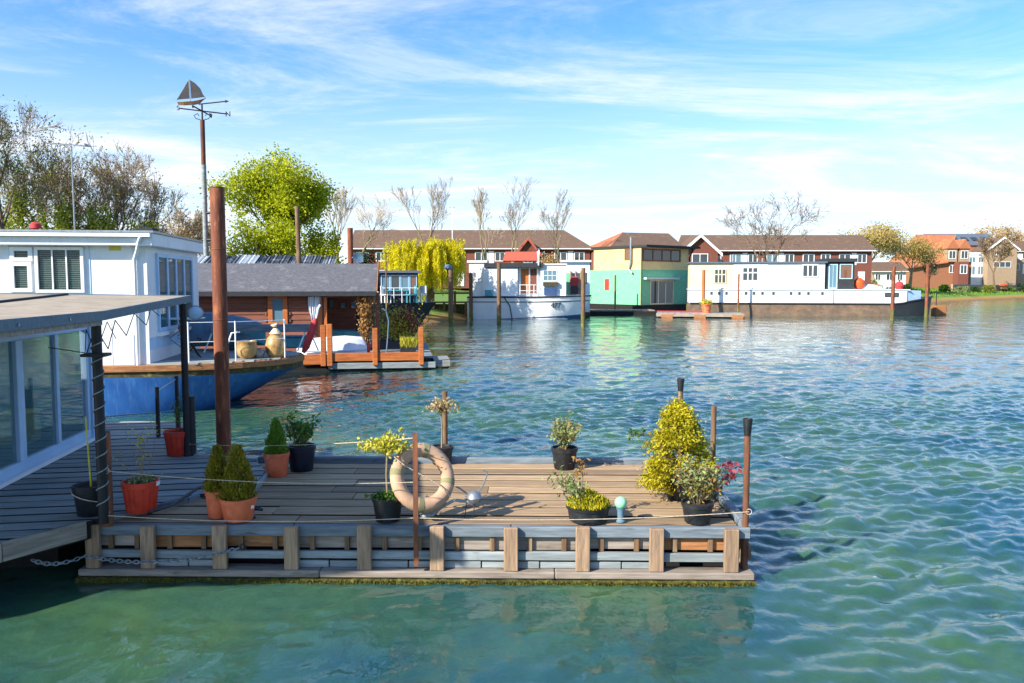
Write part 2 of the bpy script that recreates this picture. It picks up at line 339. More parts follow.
# wall openings: side 'f' faces -v, 'r' faces +u, 'l' faces -u ; a = coordinate along the wall, w = wall plane
def wmap(side, w):
    if side == 'f': return lambda a, n, z: (a, w-n, z)
    if side == 'r': return lambda a, n, z: (w+n, a, z)
    return lambda a, n, z: (w-n, a, z)
def wbox(mb, mp, a0, a1, n0, n1, z0, z1):
    p, q = mp(a0, n0, z0), mp(a1, n1, z1)
    return mb.box(*[f(p[i], q[i]) for i in range(3) for f in (min, max)])
def window(parent, side, w, a0, a1, z0, z1, nx=2, nz=1, fm=None, gm=None, fw=.05, bar=.035, proud=.04, name='window', hz=None):
    fm = fm or m_trim; gm = gm or g_dark; mp = wmap(side, w); mb = MB()
    wbox(mb, mp, a0, a0+fw, 0, proud, z0, z1); wbox(mb, mp, a1-fw, a1, 0, proud, z0, z1)
    wbox(mb, mp, a0+fw, a1-fw, 0, proud, z0, z0+fw); wbox(mb, mp, a0+fw, a1-fw, 0, proud, z1-fw, z1)
    ia0, ia1, iz0, iz1 = a0+fw, a1-fw, z0+fw, z1-fw
    A = [ia0+(ia1-ia0)*i/nx for i in range(nx+1)]; Z = hz and [iz0+(iz1-iz0)*t for t in hz] or [iz0+(iz1-iz0)*i/nz for i in range(nz+1)]
    for i in range(1, nx): wbox(mb, mp, A[i]-bar/2, A[i]+bar/2, 0, proud*.85, iz0, iz1)
    for k in range(1, len(Z)-1):
        for i in range(nx): wbox(mb, mp, A[i]+(bar/2 if i else 0), A[i+1]-(bar/2 if i < nx-1 else 0), 0, proud*.8, Z[k]-bar/2, Z[k]+bar/2)
    fo = mb.build(name, fm, parent)
    for i in range(nx):
        for k in range(len(Z)-1):
            g = MB(); wbox(g, mp, A[i]+(bar/2 if i else 0)+.001, A[i+1]-(bar/2 if i < nx-1 else 0)-.001, proud*.2, proud*.4, Z[k]+(bar/2 if k else 0)+.001, Z[k+1]-(bar/2 if k < len(Z)-2 else 0)-.001)
            g.build('pane', gm, fo)
    return fo
# ================================================================== SETTING: water, ground
def axis(fine0, fine1, step, lo, hi, g, mid=None, g2=1.15):
    a = list(np.arange(fine0, fine1+1e-6, step)); s = step
    while a[-1] < hi: s *= g if not mid or a[-1] < mid else g2; a.append(a[-1]+s)
    s = step; b = []
    x = fine0
    while x > lo: s *= g if not mid or -x < mid else g2; x -= s; b.append(x)
    return np.array(b[::-1]+a)
def grid_mesh(name, xs, ys, Z):
    X, Y = np.meshgrid(xs, ys); V = np.stack([X, Y, Z], -1).reshape(-1, 3); nx, ny = len(xs), len(ys)
    i = (np.arange(ny-1)[:, None]*nx+np.arange(nx-1)[None]).ravel(); Q = np.stack([i, i+1, i+1+nx, i+nx], 1).astype(np.int32)
    me = bpy.data.meshes.new(name); me.vertices.add(len(V)); me.vertices.foreach_set('co', V.ravel())
    me.loops.add(Q.size); me.loops.foreach_set('vertex_index', Q.ravel()); me.polygons.add(len(Q))
    me.polygons.foreach_set('loop_start', (np.arange(len(Q))*4).astype(np.int32)); me.polygons.foreach_set('loop_total', np.full(len(Q), 4, np.int32))
    me.update(calc_edges=True); me.polygons.foreach_set('use_smooth', [True]*len(Q)); return me
xs = axis(-8, 14, .065, -4000, 4000, 1.019, 60); ys = axis(5.5, 20, .06, -150, 6000, 1.012, 115)
X, Y = np.meshgrid(xs, ys)
SX = np.gradient(xs)[None, :]; SY = np.gradient(ys)[:, None]; SP = np.maximum(SX, SY)
def sstep(a, b, x): t = np.clip((x-a)/(b-a), 0, 1); return t*t*(3-2*t)
shel = .30+.70*np.maximum(sstep(1.5, 4.5, X+.0*Y), sstep(12.5, 19, Y)*sstep(-7, -2, X))
Z = np.zeros_like(X); wr = np.random.default_rng(21); wind = R(-62)
for k in range(84):
    lam = .19*(1.042**k)*wr.uniform(.85, 1.15); th = wind+wr.normal()*R(34); kk = 2*math.pi/lam
    amp = .0155*lam**.85/(1+(lam/.5)**1.65)
    ph = kk*(X*math.cos(th)+Y*math.sin(th))+wr.uniform(0, 6.28); w = np.clip(lam/(SP*2.3)-1, 0, 1)
    Z += amp*w*(np.sin(ph)+.30*np.cos(2*ph))
Z *= shel
wme = grid_mesh('water', xs, ys, Z)
m_water, n, l, b = new_mat('river_water')
b.inputs['Roughness'].default_value = .03; b.inputs['IOR'].default_value = 1.48
tc = n.new('ShaderNodeNewGeometry')
nz = n.new('ShaderNodeTexNoise'); nz.inputs['Scale'].default_value = .35; nz.inputs['Detail'].default_value = 4; l.new(tc.outputs['Position'], nz.inputs['Vector'])
mr = n.new('ShaderNodeMapRange'); l.new(nz.outputs[0], mr.inputs[0]); mr.inputs[1].default_value = .35; mr.inputs[2].default_value = .65
mix = n.new('ShaderNodeMix'); mix.data_type = 'RGBA'; l.new(mr.outputs[0], mix.inputs[0]); mix.inputs[6].default_value = (.009, .070, .090, 1); mix.inputs[7].default_value = (.052, .125, .058, 1)
l.new(mix.outputs[2], b.inputs['Base Color'])
def wbump(scale, st, rot, dist, prev=None, det=4):
    mp = n.new('ShaderNodeMapping'); l.new(tc.outputs['Position'], mp.inputs[0]); mp.inputs['Rotation'].default_value = (0, 0, rot); mp.inputs['Scale'].default_value = st
    nn = n.new('ShaderNodeTexNoise'); nn.inputs['Scale'].default_value = scale; nn.inputs['Detail'].default_value = det; nn.inputs['Roughness'].default_value = .55; l.new(mp.outputs[0], nn.inputs['Vector'])
    bp = n.new('ShaderNodeBump'); bp.inputs['Strength'].default_value = 1; bp.inputs['Distance'].default_value = dist; l.new(nn.outputs[0], bp.inputs['Height'])
    if prev: l.new(prev.outputs[0], bp.inputs['Normal'])
    return bp
bp1 = wbump(5.0, (1.2, .85, 1), R(28), .016, None, 3); bp2 = wbump(.45, (1.5, .6, 1), R(22), .13, bp1, 3)
l.new(bp2.outputs[0], b.inputs['Normal'])
b.inputs['Subsurface Weight'].default_value = 1; b.inputs['Subsurface Radius'].default_value = (.35, .7, .6); b.inputs['Subsurface Scale'].default_value = .35; b.subsurface_method = 'RANDOM_WALK'
tag(link('water', wme, m_water), kind='structure')
SHORE = [(-16, -400), (-16, 0), (-16, 20), (-15.5, 36), (-14.8, 44), (-12, 50), (-8, 60), (-4, 69), (3, 80), (10, 95), (20, 99), (31, 95), (45, 100), (58, 114), (72, 131), (95, 153), (132, 190), (400, 430), (4000, 2500)]
LANDP = SHORE+[(4000, 7000), (-7000, 7000), (-7000, -400)]
def sdist(px, py):
    px = np.asarray(px, float); py = np.asarray(py, float); d = np.full(px.shape, 1e9); ins = np.zeros(px.shape, bool)
    for (ax, ay), (bx_, by) in zip(SHORE[:-1], SHORE[1:]):
        ex, ey = bx_-ax, by-ay; t = np.clip(((px-ax)*ex+(py-ay)*ey)/(ex*ex+ey*ey), 0, 1); d = np.minimum(d, np.hypot(px-ax-t*ex, py-ay-t*ey))
    n_ = len(LANDP)
    for i in range(n_):
        (ax, ay), (bx_, by) = LANDP[i], LANDP[(i+1) % n_]
        if ay == by: continue
        c = ((ay > py) != (by > py)) & (px < (bx_-ax)*(py-ay)/(by-ay)+ax); ins ^= c
    return np.where(ins, d, -d)
def ground_z(x, y):
    s = sdist(x, y); return np.where(s > 0, .02+1.35*(1-np.exp(-np.clip(s, 0, 99)/3.5))+1.3*sstep(5, 32, s), np.maximum(-1.4, s*.35))
gx = axis(-40, 140, 1.5, -6500, 3900, 1.12); gy = axis(20, 240, 1.5, -390, 6800, 1.12)
GX, GY = np.meshgrid(gx, gy); GZ = ground_z(GX, GY)+rng.normal(size=GX.shape)*.04
m_ground, n, l, b = new_mat('bank_ground')
ge = n.new('ShaderNodeNewGeometry'); sp = n.new('ShaderNodeSeparateXYZ'); l.new(ge.outputs['Position'], sp.inputs[0])
nz = n.new('ShaderNodeTexNoise'); nz.inputs['Scale'].default_value = .5; nz.inputs['Detail'].default_value = 6; l.new(ge.outputs['Position'], nz.inputs['Vector'])
md = n.new('ShaderNodeMath'); md.operation = 'MULTIPLY_ADD'; l.new(nz.outputs[0], md.inputs[0]); md.inputs[1].default_value = .5; l.new(sp.outputs['Z'], md.inputs[2])
rp = n.new('ShaderNodeValToRGB'); l.new(md.outputs[0], rp.inputs[0]); e = rp.color_ramp.elements
e[0].position = .2; e[0].color = (*rgb('6b5a35'), 1); e[1].position = .95; e[1].color = (*rgb('5d8030'), 1)
x = e.new(.55); x.color = (*rgb('a3743c'), 1); x = e.new(.72); x.color = (*rgb('8a8a35'), 1)
l.new(rp.outputs[0], b.inputs['Base Color']); b.inputs['Roughness'].default_value = .95
tag(link('ground', grid_mesh('ground', gx, gy, GZ), m_ground), kind='structure')
def gz(x, y): return float(ground_z(np.array([x]), np.array([y]))[0])
# ================================================================== TREES AND PLANTS
def grow(h, spread, rs, levels=5, r0=.2, fork=(.22, .35), up=.35, kids=(3, 4), ratio=.68, first=.3, nstem=1):
    """returns list of segments (p0,p1,r0,r1,level)"""
    segs = []
    def br(p, d, L, r, lv):
        n_ = 3 if lv < 2 else 2; q = p; rr = r
        for i in range(n_):
            d2 = (d+Vector((rs.gauss(0, .10), rs.gauss(0, .10), rs.gauss(0, .05)+.05*up))).normalized()
            q2 = q+d2*(L/n_); r2 = rr*.84; segs.append((q, q2, rr, r2, lv)); 
            if lv >= 1 and lv < levels and i < n_-1 and rs.random() < .75: side(q2, d2, L*.62, r2*.52, lv+1)
            q, rr, d = q2, r2, d2
        if lv < levels:
            for _ in range(rs.randint(*kids)): side(q, d, L*ratio*rs.uniform(.8, 1.15), rr*.62, lv+1)
    def side(q, d, L, r, lv):
        a = rs.uniform(0, 6.283); o = d.orthogonal().normalized(); o2 = d.cross(o); t = rs.uniform(*fork)*spread
        dd = (d*math.cos(t)+(o*math.cos(a)+o2*math.sin(a))*math.sin(t)+Vector((0, 0, up*.25))).normalized()
        br(q, dd, L, max(r, .006), lv)
    for k in range(nstem):
        t = Vector((rs.gauss(0, .10), rs.gauss(0, .10), 1)) if nstem == 1 else Vector((rs.gauss(0, .25), rs.gauss(0, .25), 1))
        br(Vector((0, 0, 0)), t.normalized(), h*first, r0, 0)
    top = max(s[1].z for s in segs); f = h/top
    return [(a*f, b_*f, r*f, q*f, lv) for a, b_, r, q, lv in segs]
def squeeze(segs, wx, h):
    """scale sideways so the crown is wx wide"""
    m = np.percentile([math.hypot(s[1].x, s[1].y) for s in segs], 93); k = wx/2/m
    tp = [s_[1] for s_ in segs if s_[4] >= 3] or [s_[1] for s_ in segs]; mx_, my_, mz_ = (sum(p[i] for p in tp)/len(tp) for i in range(3))
    segs = [(a-Vector((mx_, my_, 0))*(a.z/mz_), b_-Vector((mx_, my_, 0))*(b_.z/mz_), r, q, lv) for a, b_, r, q, lv in segs]
    m = np.percentile([math.hypot(s_[1].x, s_[1].y) for s_ in segs], 93); k = wx/2/m
    def S(p):
        t = min(1, max(0, p.z/(h*.3))); kk = 1+(k-1)*t; return Vector((p.x*kk, p.y*kk, p.z))
    return [(S(a), S(b_), r, q, lv) for a, b_, r, q, lv in segs]
def tree(name, label, loc, h, wd, seed, kind='bare', mat_leaf=None, leaf=.14, nleaf=0, r0=.2, cut=2, tw=.012, group=None, bark=None, twig=None, **kw):
    rs = random.Random(seed); t = thing(name, label, 'tree', loc, rs.uniform(0, 6.28), group)
    segs = squeeze(grow(h, 1, rs, r0=r0, **kw), wd, h)
    mb = MB(); tb = MB()
    for a, b_, r, q, lv in segs:
        if lv <= cut: mb.path([a, b_], [r, q], 6, cap=False)
        else: tb.path([a, b_], [max(r, tw), max(q, tw*.6)], 3, cap=False)
    mb.build('trunk', bark or m_bark, t, smooth=True)
    if kind == 'bare':
        cr = tb.build('crown', twig or m_twig, t)
        if nleaf:
            ends = [s for s in segs if s[4] >= 3]; pick = [rs.choice(ends) for _ in range(nleaf)]
            C = np.array([tuple(s[1]) for s in pick])+rng.normal(size=(nleaf, 3))*leaf*1.6; leaf_mesh('leaves', C, rng.normal(size=(nleaf, 3)), leaf, leaf*.6, mat_leaf, cr)
    else:
        tb.build('limbs', bark or m_bark, t)
        ends = [s for s in segs if s[4] >= max(2, kw.get('levels', 5)-2)]
        C = []; 
        per = max(1, nleaf//len(ends))
        for a, b_, r, q, lv in ends:
            k = max(1, int(per*rs.uniform(.4, 1.7)))
            f = rng.uniform(0, 1.1, (k, 1)); C.append(np.array(a)+f*(np.array(b_)-np.array(a))+rng.normal(size=(k, 3))*leaf*kw.get('spread_', 2.0))
        C = np.concatenate(C); D = rng.normal(size=C.shape); D[:, 2] -= .3
        leaf_mesh('crown', C, D, leaf, leaf*.6, mat_leaf, t)
    return t
def blob_shrub(name, label, loc, rx, ry, rz, n_, leaf, mat, seed, cat='shrub', group=None, clumps=34):
    rs = np.random.default_rng(seed); t = thing(name, label, cat, loc, 0, group)
    q_ = rs.uniform(0, 6.283, clumps); zc_ = rs.uniform(.08, .86, clumps); rc_ = np.sqrt(rs.random(clumps))*np.sqrt(np.clip(1.02-zc_**2, .05, 1))*.82; cc = np.stack([rc_*np.cos(q_), rc_*np.sin(q_), zc_], 1)
    k = rs.integers(0, clumps, n_); d = rs.normal(size=(n_, 3)); d /= np.linalg.norm(d, axis=1, keepdims=True); C = cc[k]+d*rs.uniform(.05, .30, (n_, 1))*np.array([1, 1, .6])
    C[:, 2] = np.maximum(C[:, 2], .02); C = C*np.array([rx, ry, rz]); leaf_mesh('foliage', C, d+rs.normal(size=d.shape)*.6, leaf, leaf*.6, mat, t)
    mb = MB()
    for i in range(6):
        q = rs.uniform(0, 6.28); e = cc[i % clumps]*np.array([rx, ry, rz]); mb.path([(0, 0, 0), tuple(e*.5+np.array([0, 0, .1*rz])), tuple(e)], [.05*rz, .03*rz, .012*rz], 5)
    mb.build('stem', m_bark, t); return t
def willow(label, loc, h, wd, seed):
    rs = random.Random(seed); t = thing('willow_tree', label, 'tree', loc)
    segs = squeeze(grow(h*.93, 1, rs, levels=4, r0=.3, first=.3, up=.55, fork=(.4, .8)), wd*.82, h)
    mb = MB()
    for a, b_, r, q, lv in segs: mb.path([a, b_], [r, q], 5, cap=False)
    mb.build('trunk', m_bark, t, smooth=True)
    C = []; D = []
    ends = [s for s in segs if s[4] >= 2]
    for s in ends:
        for _ in range(4):
            p = s[0].lerp(s[1], rs.random()); L = min(p.z-.2, rs.uniform(.5, 2.2)+1.6*rs.random()**2*min(1, math.hypot(p.x, p.y)/2.5)); o = Vector((p.x, p.y, 0)); o = o.normalized() if o.length > .01 else Vector((1, 0, 0))
            m = int(L/.085); dr = rs.uniform(.05, .35)
            for i in range(m):
                f = i/max(m, 1); q = p+o*dr*math.sin(f*1.6)+Vector((rs.gauss(0, .05), rs.gauss(0, .05), -L*f)); C.append(tuple(q)); D.append((rs.gauss(0, .5), rs.gauss(0, .5), -1))
    leaf_mesh('crown', C, D, .24, .08, l_will, t); return t
# --- left bank: bare ivy-clad trees behind the white houseboat
def at_tree(px, ytop, Y): q = P(px, ytop, Y); z0 = gz(q.x, q.y)-.1; return (q.x, q.y, z0), q.z-z0
bare = dict(levels=6, up=.42, fork=(.28, .62), kids=(2, 3))
def btree(label, px, ytop, Y, wpx, seed, nleaf=0, ml=None, leaf=.12, group='bare trees along the left bank', tw=.011, **kw):
    loc, h = at_tree(px, ytop, Y); k = dict(bare); k.update(kw)
    return tree('bare_tree', label, loc, h, wpx*Y/F, seed, 'bare', ml, leaf, nleaf, r0=h*.022, tw=tw, group=group, **k)
btree('tall leafing tree at the extreme left edge of the picture', -14, 78, 40, 100, 1, 2600, l_green, .13, kids=(3, 3))
btree('bare tree with ivied stems behind the left end of the white houseboat roof', 32, 128, 44, 130, 2, 2600, l_ivy, .14, nstem=2)
btree('bare multi-stem tree just left of the rooftop television aerial', 66, 146, 46, 100, 3, 1200, l_ivy, .14, nstem=2)
btree('broad bare tree right of the rooftop television aerial', 112, 150, 45, 130, 4, 900, l_ivy, .14, nstem=2, kids=(3, 3))
btree('bare tree above the right end of the white houseboat roof', 146, 172, 47, 90, 5, 500, l_ivy, .14, nstem=2)
btree('small brownish budding tree left of the weathervane mast', 182, 203, 60, 50, 6, 1200, l_tan, .2, nstem=2)
btree('slender budding tree immediately behind the tall rusty pile', 205, 208, 62, 34, 66, 900, l_tan, .2, nstem=2)
for i, (px, yt, Y_, wp, hp, lab) in enumerate([(14, 165, 42, 80, 60, 'ivy thicket behind the roof at the left picture edge'), (58, 182, 42, 60, 50, 'ivy thicket around the foot of the television aerial'),
        (100, 176, 43, 60, 60, 'ivy thicket in the middle of the white houseboat roofline'), (138, 200, 43, 56, 40, 'low ivy thicket behind the gutter end of the white roof')]):
    q = P(px, yt, Y_); z0 = gz(q.x, q.y); blob_shrub('ivy_thicket', lab, (q.x, q.y, z0-.1), wp*Y_/F/2, 1.2, (q.z-z0)*.95, 4500, .17, l_ivy, 40+i, 'shrub', 'ivy thickets on the left bank', 40)
# --- big fresh-green tree, dark shrub, willow
loc, h = at_tree(283, 156, 52)
tree('leafy_tree', 'large round bright green tree behind the brown boathouse', loc, h, 90*52/F, 8, 'leaf', l_tree, .2, 26000, r0=.3, levels=5, up=.3, fork=(.35, .7), kids=(3, 3), first=.2)
q = P(322, 214, 53); blob_shrub('leafy_shrub', 'darker green bushy growth at the right flank of the large green tree', (q.x, q.y, gz(q.x, q.y)-.1), 2.0, 1.5, (q.z-1)*1.0, 9000, .2, l_tree, 71, clumps=50)
q = P(262, 206, 49); blob_shrub('leafy_shrub', 'yellow-green bush filling the foot of the large green tree', (q.x, q.y, gz(q.x, q.y)-.1), 3.6, 1.6, (q.z-1)*1.0, 12000, .2, l_tree, 72, clumps=50)
q = P(368, 238, 58); blob_shrub('evergreen_shrub', 'dark evergreen bush beside the satellite dish pole', (q.x, q.y, gz(q.x, q.y)-.1), 1.1, 1, (q.z-1.2)*1.05, 3000, .16, l_dtree, 73, clumps=40)
loc, h = at_tree(424, 231, 66); willow('bright yellow weeping willow overhanging the landing', loc, h, 116*66/F, 12)
# --- row of pollarded bare trees in front of the terrace
for i, (px, yt, wp, Y_, lab) in enumerate([(338, 178, 30, 90, 'thin bare tree rising right behind the big green tree'), (377, 183, 36, 95, 'bare pollarded tree between the green tree and the willow'),
        (429, 173, 46, 94, 'tall bare pollarded tree directly above the willow'), (482, 187, 36, 92, 'bare pollarded tree left of the red-roofed boat cabin'),
        (518, 179, 50, 92, 'widest bare pollarded tree behind the red-roofed boat cabin'), (556, 186, 36, 96, 'rightmost bare pollarded tree before the terrace roof end')]):
    btree(lab, px, yt, Y_, wp*1.3, 20+i, 0, l_tan, .2, 'pollarded trees in front of the brick terrace', tw=.014, kids=(2, 3), fork=(.24, .5), up=.58, first=.33, twig=m_twigp, bark=m_barkg)
q = P(552, 244, 86); blob_shrub('budding_shrub', 'tawny budding bush behind the boat cabin with the red roof', (q.x, q.y, gz(q.x, q.y)-.1), 2.3, 1.5, q.z-1.2, 3000, .2, l_tan, 74)
# --- right side
btree('spreading bare tree standing behind the long white barge', 770, 192, 92, 92, 31, 0, l_tan, .2, 'trees on the far right bank', tw=.02, kids=(2, 3), fork=(.4, .75), up=.35)
loc, h = at_tree(880, 222, 135); tree('budding_tree', 'olive-tan budding tree behind the bow of the barge', loc, h, 62*135/F, 32, 'leaf', l_olive, .34, 6500, r0=.3, levels=5, up=.45, fork=(.3, .6), kids=(3, 3), tw=.03, group='trees on the far right bank', bark=m_barkg)
loc, h = at_tree(912, 238, 140); tree('budding_tree', 'lower olive budding tree in front of the orange tiled roof', loc, h, 52*140/F, 33, 'leaf', l_olive, .32, 4500, r0=.25, levels=5, up=.3, fork=(.4, .7), kids=(3, 3), tw=.03, group='trees on the far right bank', bark=m_barkg)
loc, h = at_tree(848, 240, 128); tree('budding_tree', 'small tawny budding tree behind the barge wheelhouse', loc, h, 40*128/F, 34, 'leaf', l_tan, .3, 3000, r0=.2, levels=5, up=.3, fork=(.4, .7), kids=(3, 3), tw=.03, group='trees on the far right bank', bark=m_barkg)
loc, h = at_tree(992, 225, 205); tree('budding_tree', 'rounded tan budding tree rising behind the far right houses', loc, h, 52*205/F, 35, 'leaf', l_tan, .45, 6000, r0=.35, levels=5, up=.35, fork=(.4, .7), kids=(3, 3), tw=.04, group='trees on the far right bank', bark=m_barkg)
btree('slim bare tree on the grassy bank before the white building', 998, 234, 168, 30, 36, 500, l_olive, .3, 'trees on the far right bank', tw=.035, kids=(3, 3))
btree('small bare tree by the sandy corner behind the barge bow', 931, 252, 142, 26, 37, 150, l_tan, .25, 'trees on the far right bank', tw=.03, kids=(3, 3))
# ================================================================== FAR BUILDINGS
def hip_end(mb, x0, y0, y1, ze, zr, hip, ov=.4):
    return mb.add([(x0-ov-.03, y0-ov, ze+.02), (x0-ov-.03, y1+ov, ze+.02), (x0+hip, (y0+y1)/2, zr+.05), (x0-ov-.03, y0-ov, ze-.1), (x0-ov-.03, y1+ov, ze-.1), (x0+hip+.1, (y0+y1)/2, zr-.02)], [(0, 2, 1), (0, 3, 5, 2), (1, 2, 5, 4), (0, 1, 4, 3), (3, 4, 5)])
def gable_roof(mb, x0, x1, y0, y1, ze, zr, ov=.35, hipL=0, hipR=0, th=.18):
    ym = (y0+y1)/2; A0, A1, B0, B1 = x0-ov, x1+ov, y0-ov, y1+ov
    r0, r1 = (x0-ov if not hipL else x0+hipL), (x1+ov if not hipR else x1-hipR)
    top = [(A0, B0, ze), (A1, B0, ze), (A1, B1, ze), (A0, B1, ze), (r0, ym, zr), (r1, ym, zr)]
    mb.add(top+[(x, y, z-th) for x, y, z in top[:4]], [(0, 1, 5, 4), (2, 3, 4, 5), (3, 0, 4), (1, 2, 5), (6, 9, 8, 7), (0, 6, 7, 1), (1, 7, 8, 2), (2, 8, 9, 3), (3, 9, 6, 0)])
    return mb
def terrace(label, px0, px1, Y_, yeave, yridge, unit, wall, roof, hipL=0, hipR=0, seed=1, deep=8, rot=0, chim=True, pan=True):
    a = P(px0, yeave, Y_); b_ = P(px1, yeave, Y_); zr = P((px0+px1)/2, yridge, Y_+deep/2).z; Lx = b_.x-a.x; ze = a.z
    z0 = gz(a.x, a.y)-.3; rs = random.Random(seed)
    t = thing('terrace_house', label, 'house', (a.x, a.y, z0), rot); ze -= z0; zr -= z0
    bx('wall', wall, t, 0, Lx, 0, deep, 0, ze-.16)
    ro = gable_roof(MB(), 0, Lx, 0, deep, ze, zr, .4, hipL, hipR).build('roof', roof, t)
    if hipL: hip_end(MB(), 0, 0, deep, ze, zr, hipL).build('sunlit_hip_slope', m_tileo, t)  # left hip in orange tile, its sunlit tone put into the colour
    n_ = max(1, round(Lx/unit)); uw = Lx/n_
    for i in range(n_):
        x = i*uw
        window(t, 'f', 0, x+uw*.10, x+uw*.42, ze-1.75, ze-.55, 2, 1, fw=.09, bar=.08, proud=.08, gm=g_blue if rs.random() < .4 else g_dark)
        window(t, 'f', 0, x+uw*.60, x+uw*.86, ze-1.75, ze-.55, 2, 1, fw=.09, bar=.08, proud=.08, gm=g_dark)
        if pan and rs.random() < .6: bx('wall_panel', m_trim, t, x+uw*.44, x+uw*.58, -.05, 0, ze-2.0, ze-.4)
        window(t, 'f', 0, x+uw*.10, x+uw*.50, ze-4.4, ze-2.9, 3, 1, fw=.09, bar=.08, proud=.08)
        d = bx('door', m_tiler if i % 2 else m_trim, t, x+uw*.64, x+uw*.82, -.08, 0, max(.3, ze-5.2), ze-2.9)
        if chim and i % 2 == 0 and i > 0: bx('chimney', wall, ro, x-.35, x+.35, deep/2-.3, deep/2+.3, zr-.4, zr+.7)
    g = MB().box(-.3, Lx+.3, -.56, -.42, ze-.17, ze-.05).build('gutter', m_trim, t)
    return t
terrace('brown-roofed red brick terrace behind the row of pollarded trees', 352, 590, 106, 248, 230, 5.2, m_brick, m_tileb, hipR=3.2, seed=2, chim=False)
terrace('hip-roofed brick house with sunlit orange left roof face behind the green and yellow houseboat', 612, 690, 100, 247, 232, 4.2, m_brick, m_tileb, hipL=3.4, rot=R(18), seed=3, chim=False)
terrace('long brown-roofed brick terrace behind the white barge', 690, 872, 108, 250, 235, 5.0, m_brick, m_tileb, seed=4, chim=False)
# projecting gables with white barge boards
def gable_front(label, px, yap, yeave, Y_, wd, roofm, wallm, bm=m_trim, deep=6):
    a = P(px, yeave, Y_); ap = P(px, yap, Y_); z0 = gz(a.x, a.y)-.3; ze, zr = a.z-z0, ap.z-z0; hw = wd/2
    t = thing('gabled_house', label, 'house', (a.x, a.y, z0))
    MB().exy([(-hw, 0), (hw, 0), (hw, ze), (0, zr), (-hw, ze)], 0, deep).build('wall', wallm, t)
    sl = Vector((hw, zr-ze)).normalized(); nrm = Vector((-sl.y, sl.x))
    for s in (-1, 1):
        p0 = (s*(hw+.5), ze-.5*(zr-ze)/hw); p1 = (0, zr)
        q = [(p0[0], p0[1]+.02), (p1[0], p1[1]+.02), (p1[0], p1[1]+.24), (p0[0], p0[1]+.24)]
        MB().exy(q if s < 0 else q[::-1], -.35, deep+.2).build('roof_slope', roofm, t)
        w = [(p0[0], p0[1]-.16), (p1[0], p1[1]-.16), (p1[0], p1[1]+.26), (p0[0], p0[1]+.26)]
        MB().exy(w if s < 0 else w[::-1], -.47, -.36).build('barge_board', bm, t)
    window(t, 'f', 0, -hw*.45, hw*.45, ze-1.4, ze-.2, 2, 1, fw=.09, bar=.08, proud=.08)
    window(t, 'f', 0, -hw*.6, hw*.6, ze-4.1, ze-2.8, 3, 1, fw=.09, bar=.08, proud=.08)
    return t
gable_front('brick gable with white barge boards between the yellow houseboat and the barge', 700, 236, 252, 103, 4.6, m_tileb, m_brick)
gable_front('brick gable wing with red tiled roof behind the boat with the red cabin roof', 528, 239, 252, 103, 2.6, m_tiler, m_brick, m_tiler)
# far right group
def big_orange():
    Y_ = 168; a = P(905, 268, Y_); z0 = gz(a.x, a.y)-.3
    t = thing('brick_house', 'large brick house with long orange tiled roof and twin dormers on the far bank', 'house', (a.x, a.y, z0))
    s = Y_/F; zz = lambda y: (HOR-y)*s+H-z0
    Wd = 66*s; wy = zz(262)
    bx('wall', m_brickO, t, 1.2, Wd, 0, 10, 0, wy)
    MB().add([(0, -.8, zz(268)), (Wd*.62, -.8, zz(262)), (Wd*.95, 5, zz(234)), (4.6, 5, zz(233.5)), (0, 10.8, zz(268)), (Wd, 10.8, zz(262)), (0, -.8, zz(269)), (Wd*.62, -.8, zz(263))],
             [(0, 1, 2, 3), (3, 2, 5, 4), (4, 0, 3), (1, 5, 2), (0, 6, 7, 1)]).build('roof', m_tileo, t)
    for x in (945-905, 957-905):
        x0, x1 = x*s, (x+10)*s; d = bx('dormer', m_stone, t, x0, x1, -.6, 4, zz(262), zz(248)); xm = (x0+x1)/2
        MB().exy([(x0-.3, zz(249)), (x1+.3, zz(249)), (xm, zz(239.5))], -.9, 4.5).build('dormer_roof', m_tileo, d)
        window(t, 'f', -.6, x0+.3, x1-.3, zz(259), zz(251), 2, 1, fw=.1, bar=.08, proud=.08)
    for x in (949-905, 961-905): window(t, 'f', 0, x*s, (x+6)*s, zz(273), zz(265), 2, 1, fw=.12, bar=.1, proud=.1)
    bx('porch', m_brick, t, 48*s, 58*s, -2.0, -.01, 0, zz(262)); window(t, 'f', -2.0, 49.5*s, 56.5*s, zz(274), zz(265), 2, 1, fw=.12, bar=.1, proud=.1)
big_orange()
def slate():
    Y_ = 186; a = P(936, 244, Y_); z0 = gz(a.x, a.y)-.3; s = Y_/F; zz = lambda y: (HOR-y)*s+H-z0
    t = thing('slate_roofed_block', 'long block with blue-grey slate roof and skylights behind the orange roof', 'house', (a.x, a.y, z0)); Wd = 62*s
    bx('wall', m_brickO, t, 0, Wd, 0, 10, 0, zz(246)); ro = gable_roof(MB(), 0, Wd, 0, 10, zz(245), zz(233), .4).build('roof', m_slate, t)
    for i in range(5):
        x = 3+i*2.3; o = MB().obox((x, 1.9, zz(245)+1.45), (1.3, 1.6, .12), (math.atan2(zz(233)-zz(245), 5.4), 0, 0)).build('skylight', g_dark, ro)
    for i in range(5): window(t, 'f', 0, 1+i*2.6, 2.4+i*2.6, zz(256), zz(250), 2, 1, fw=.1, bar=.08, proud=.08)
slate()
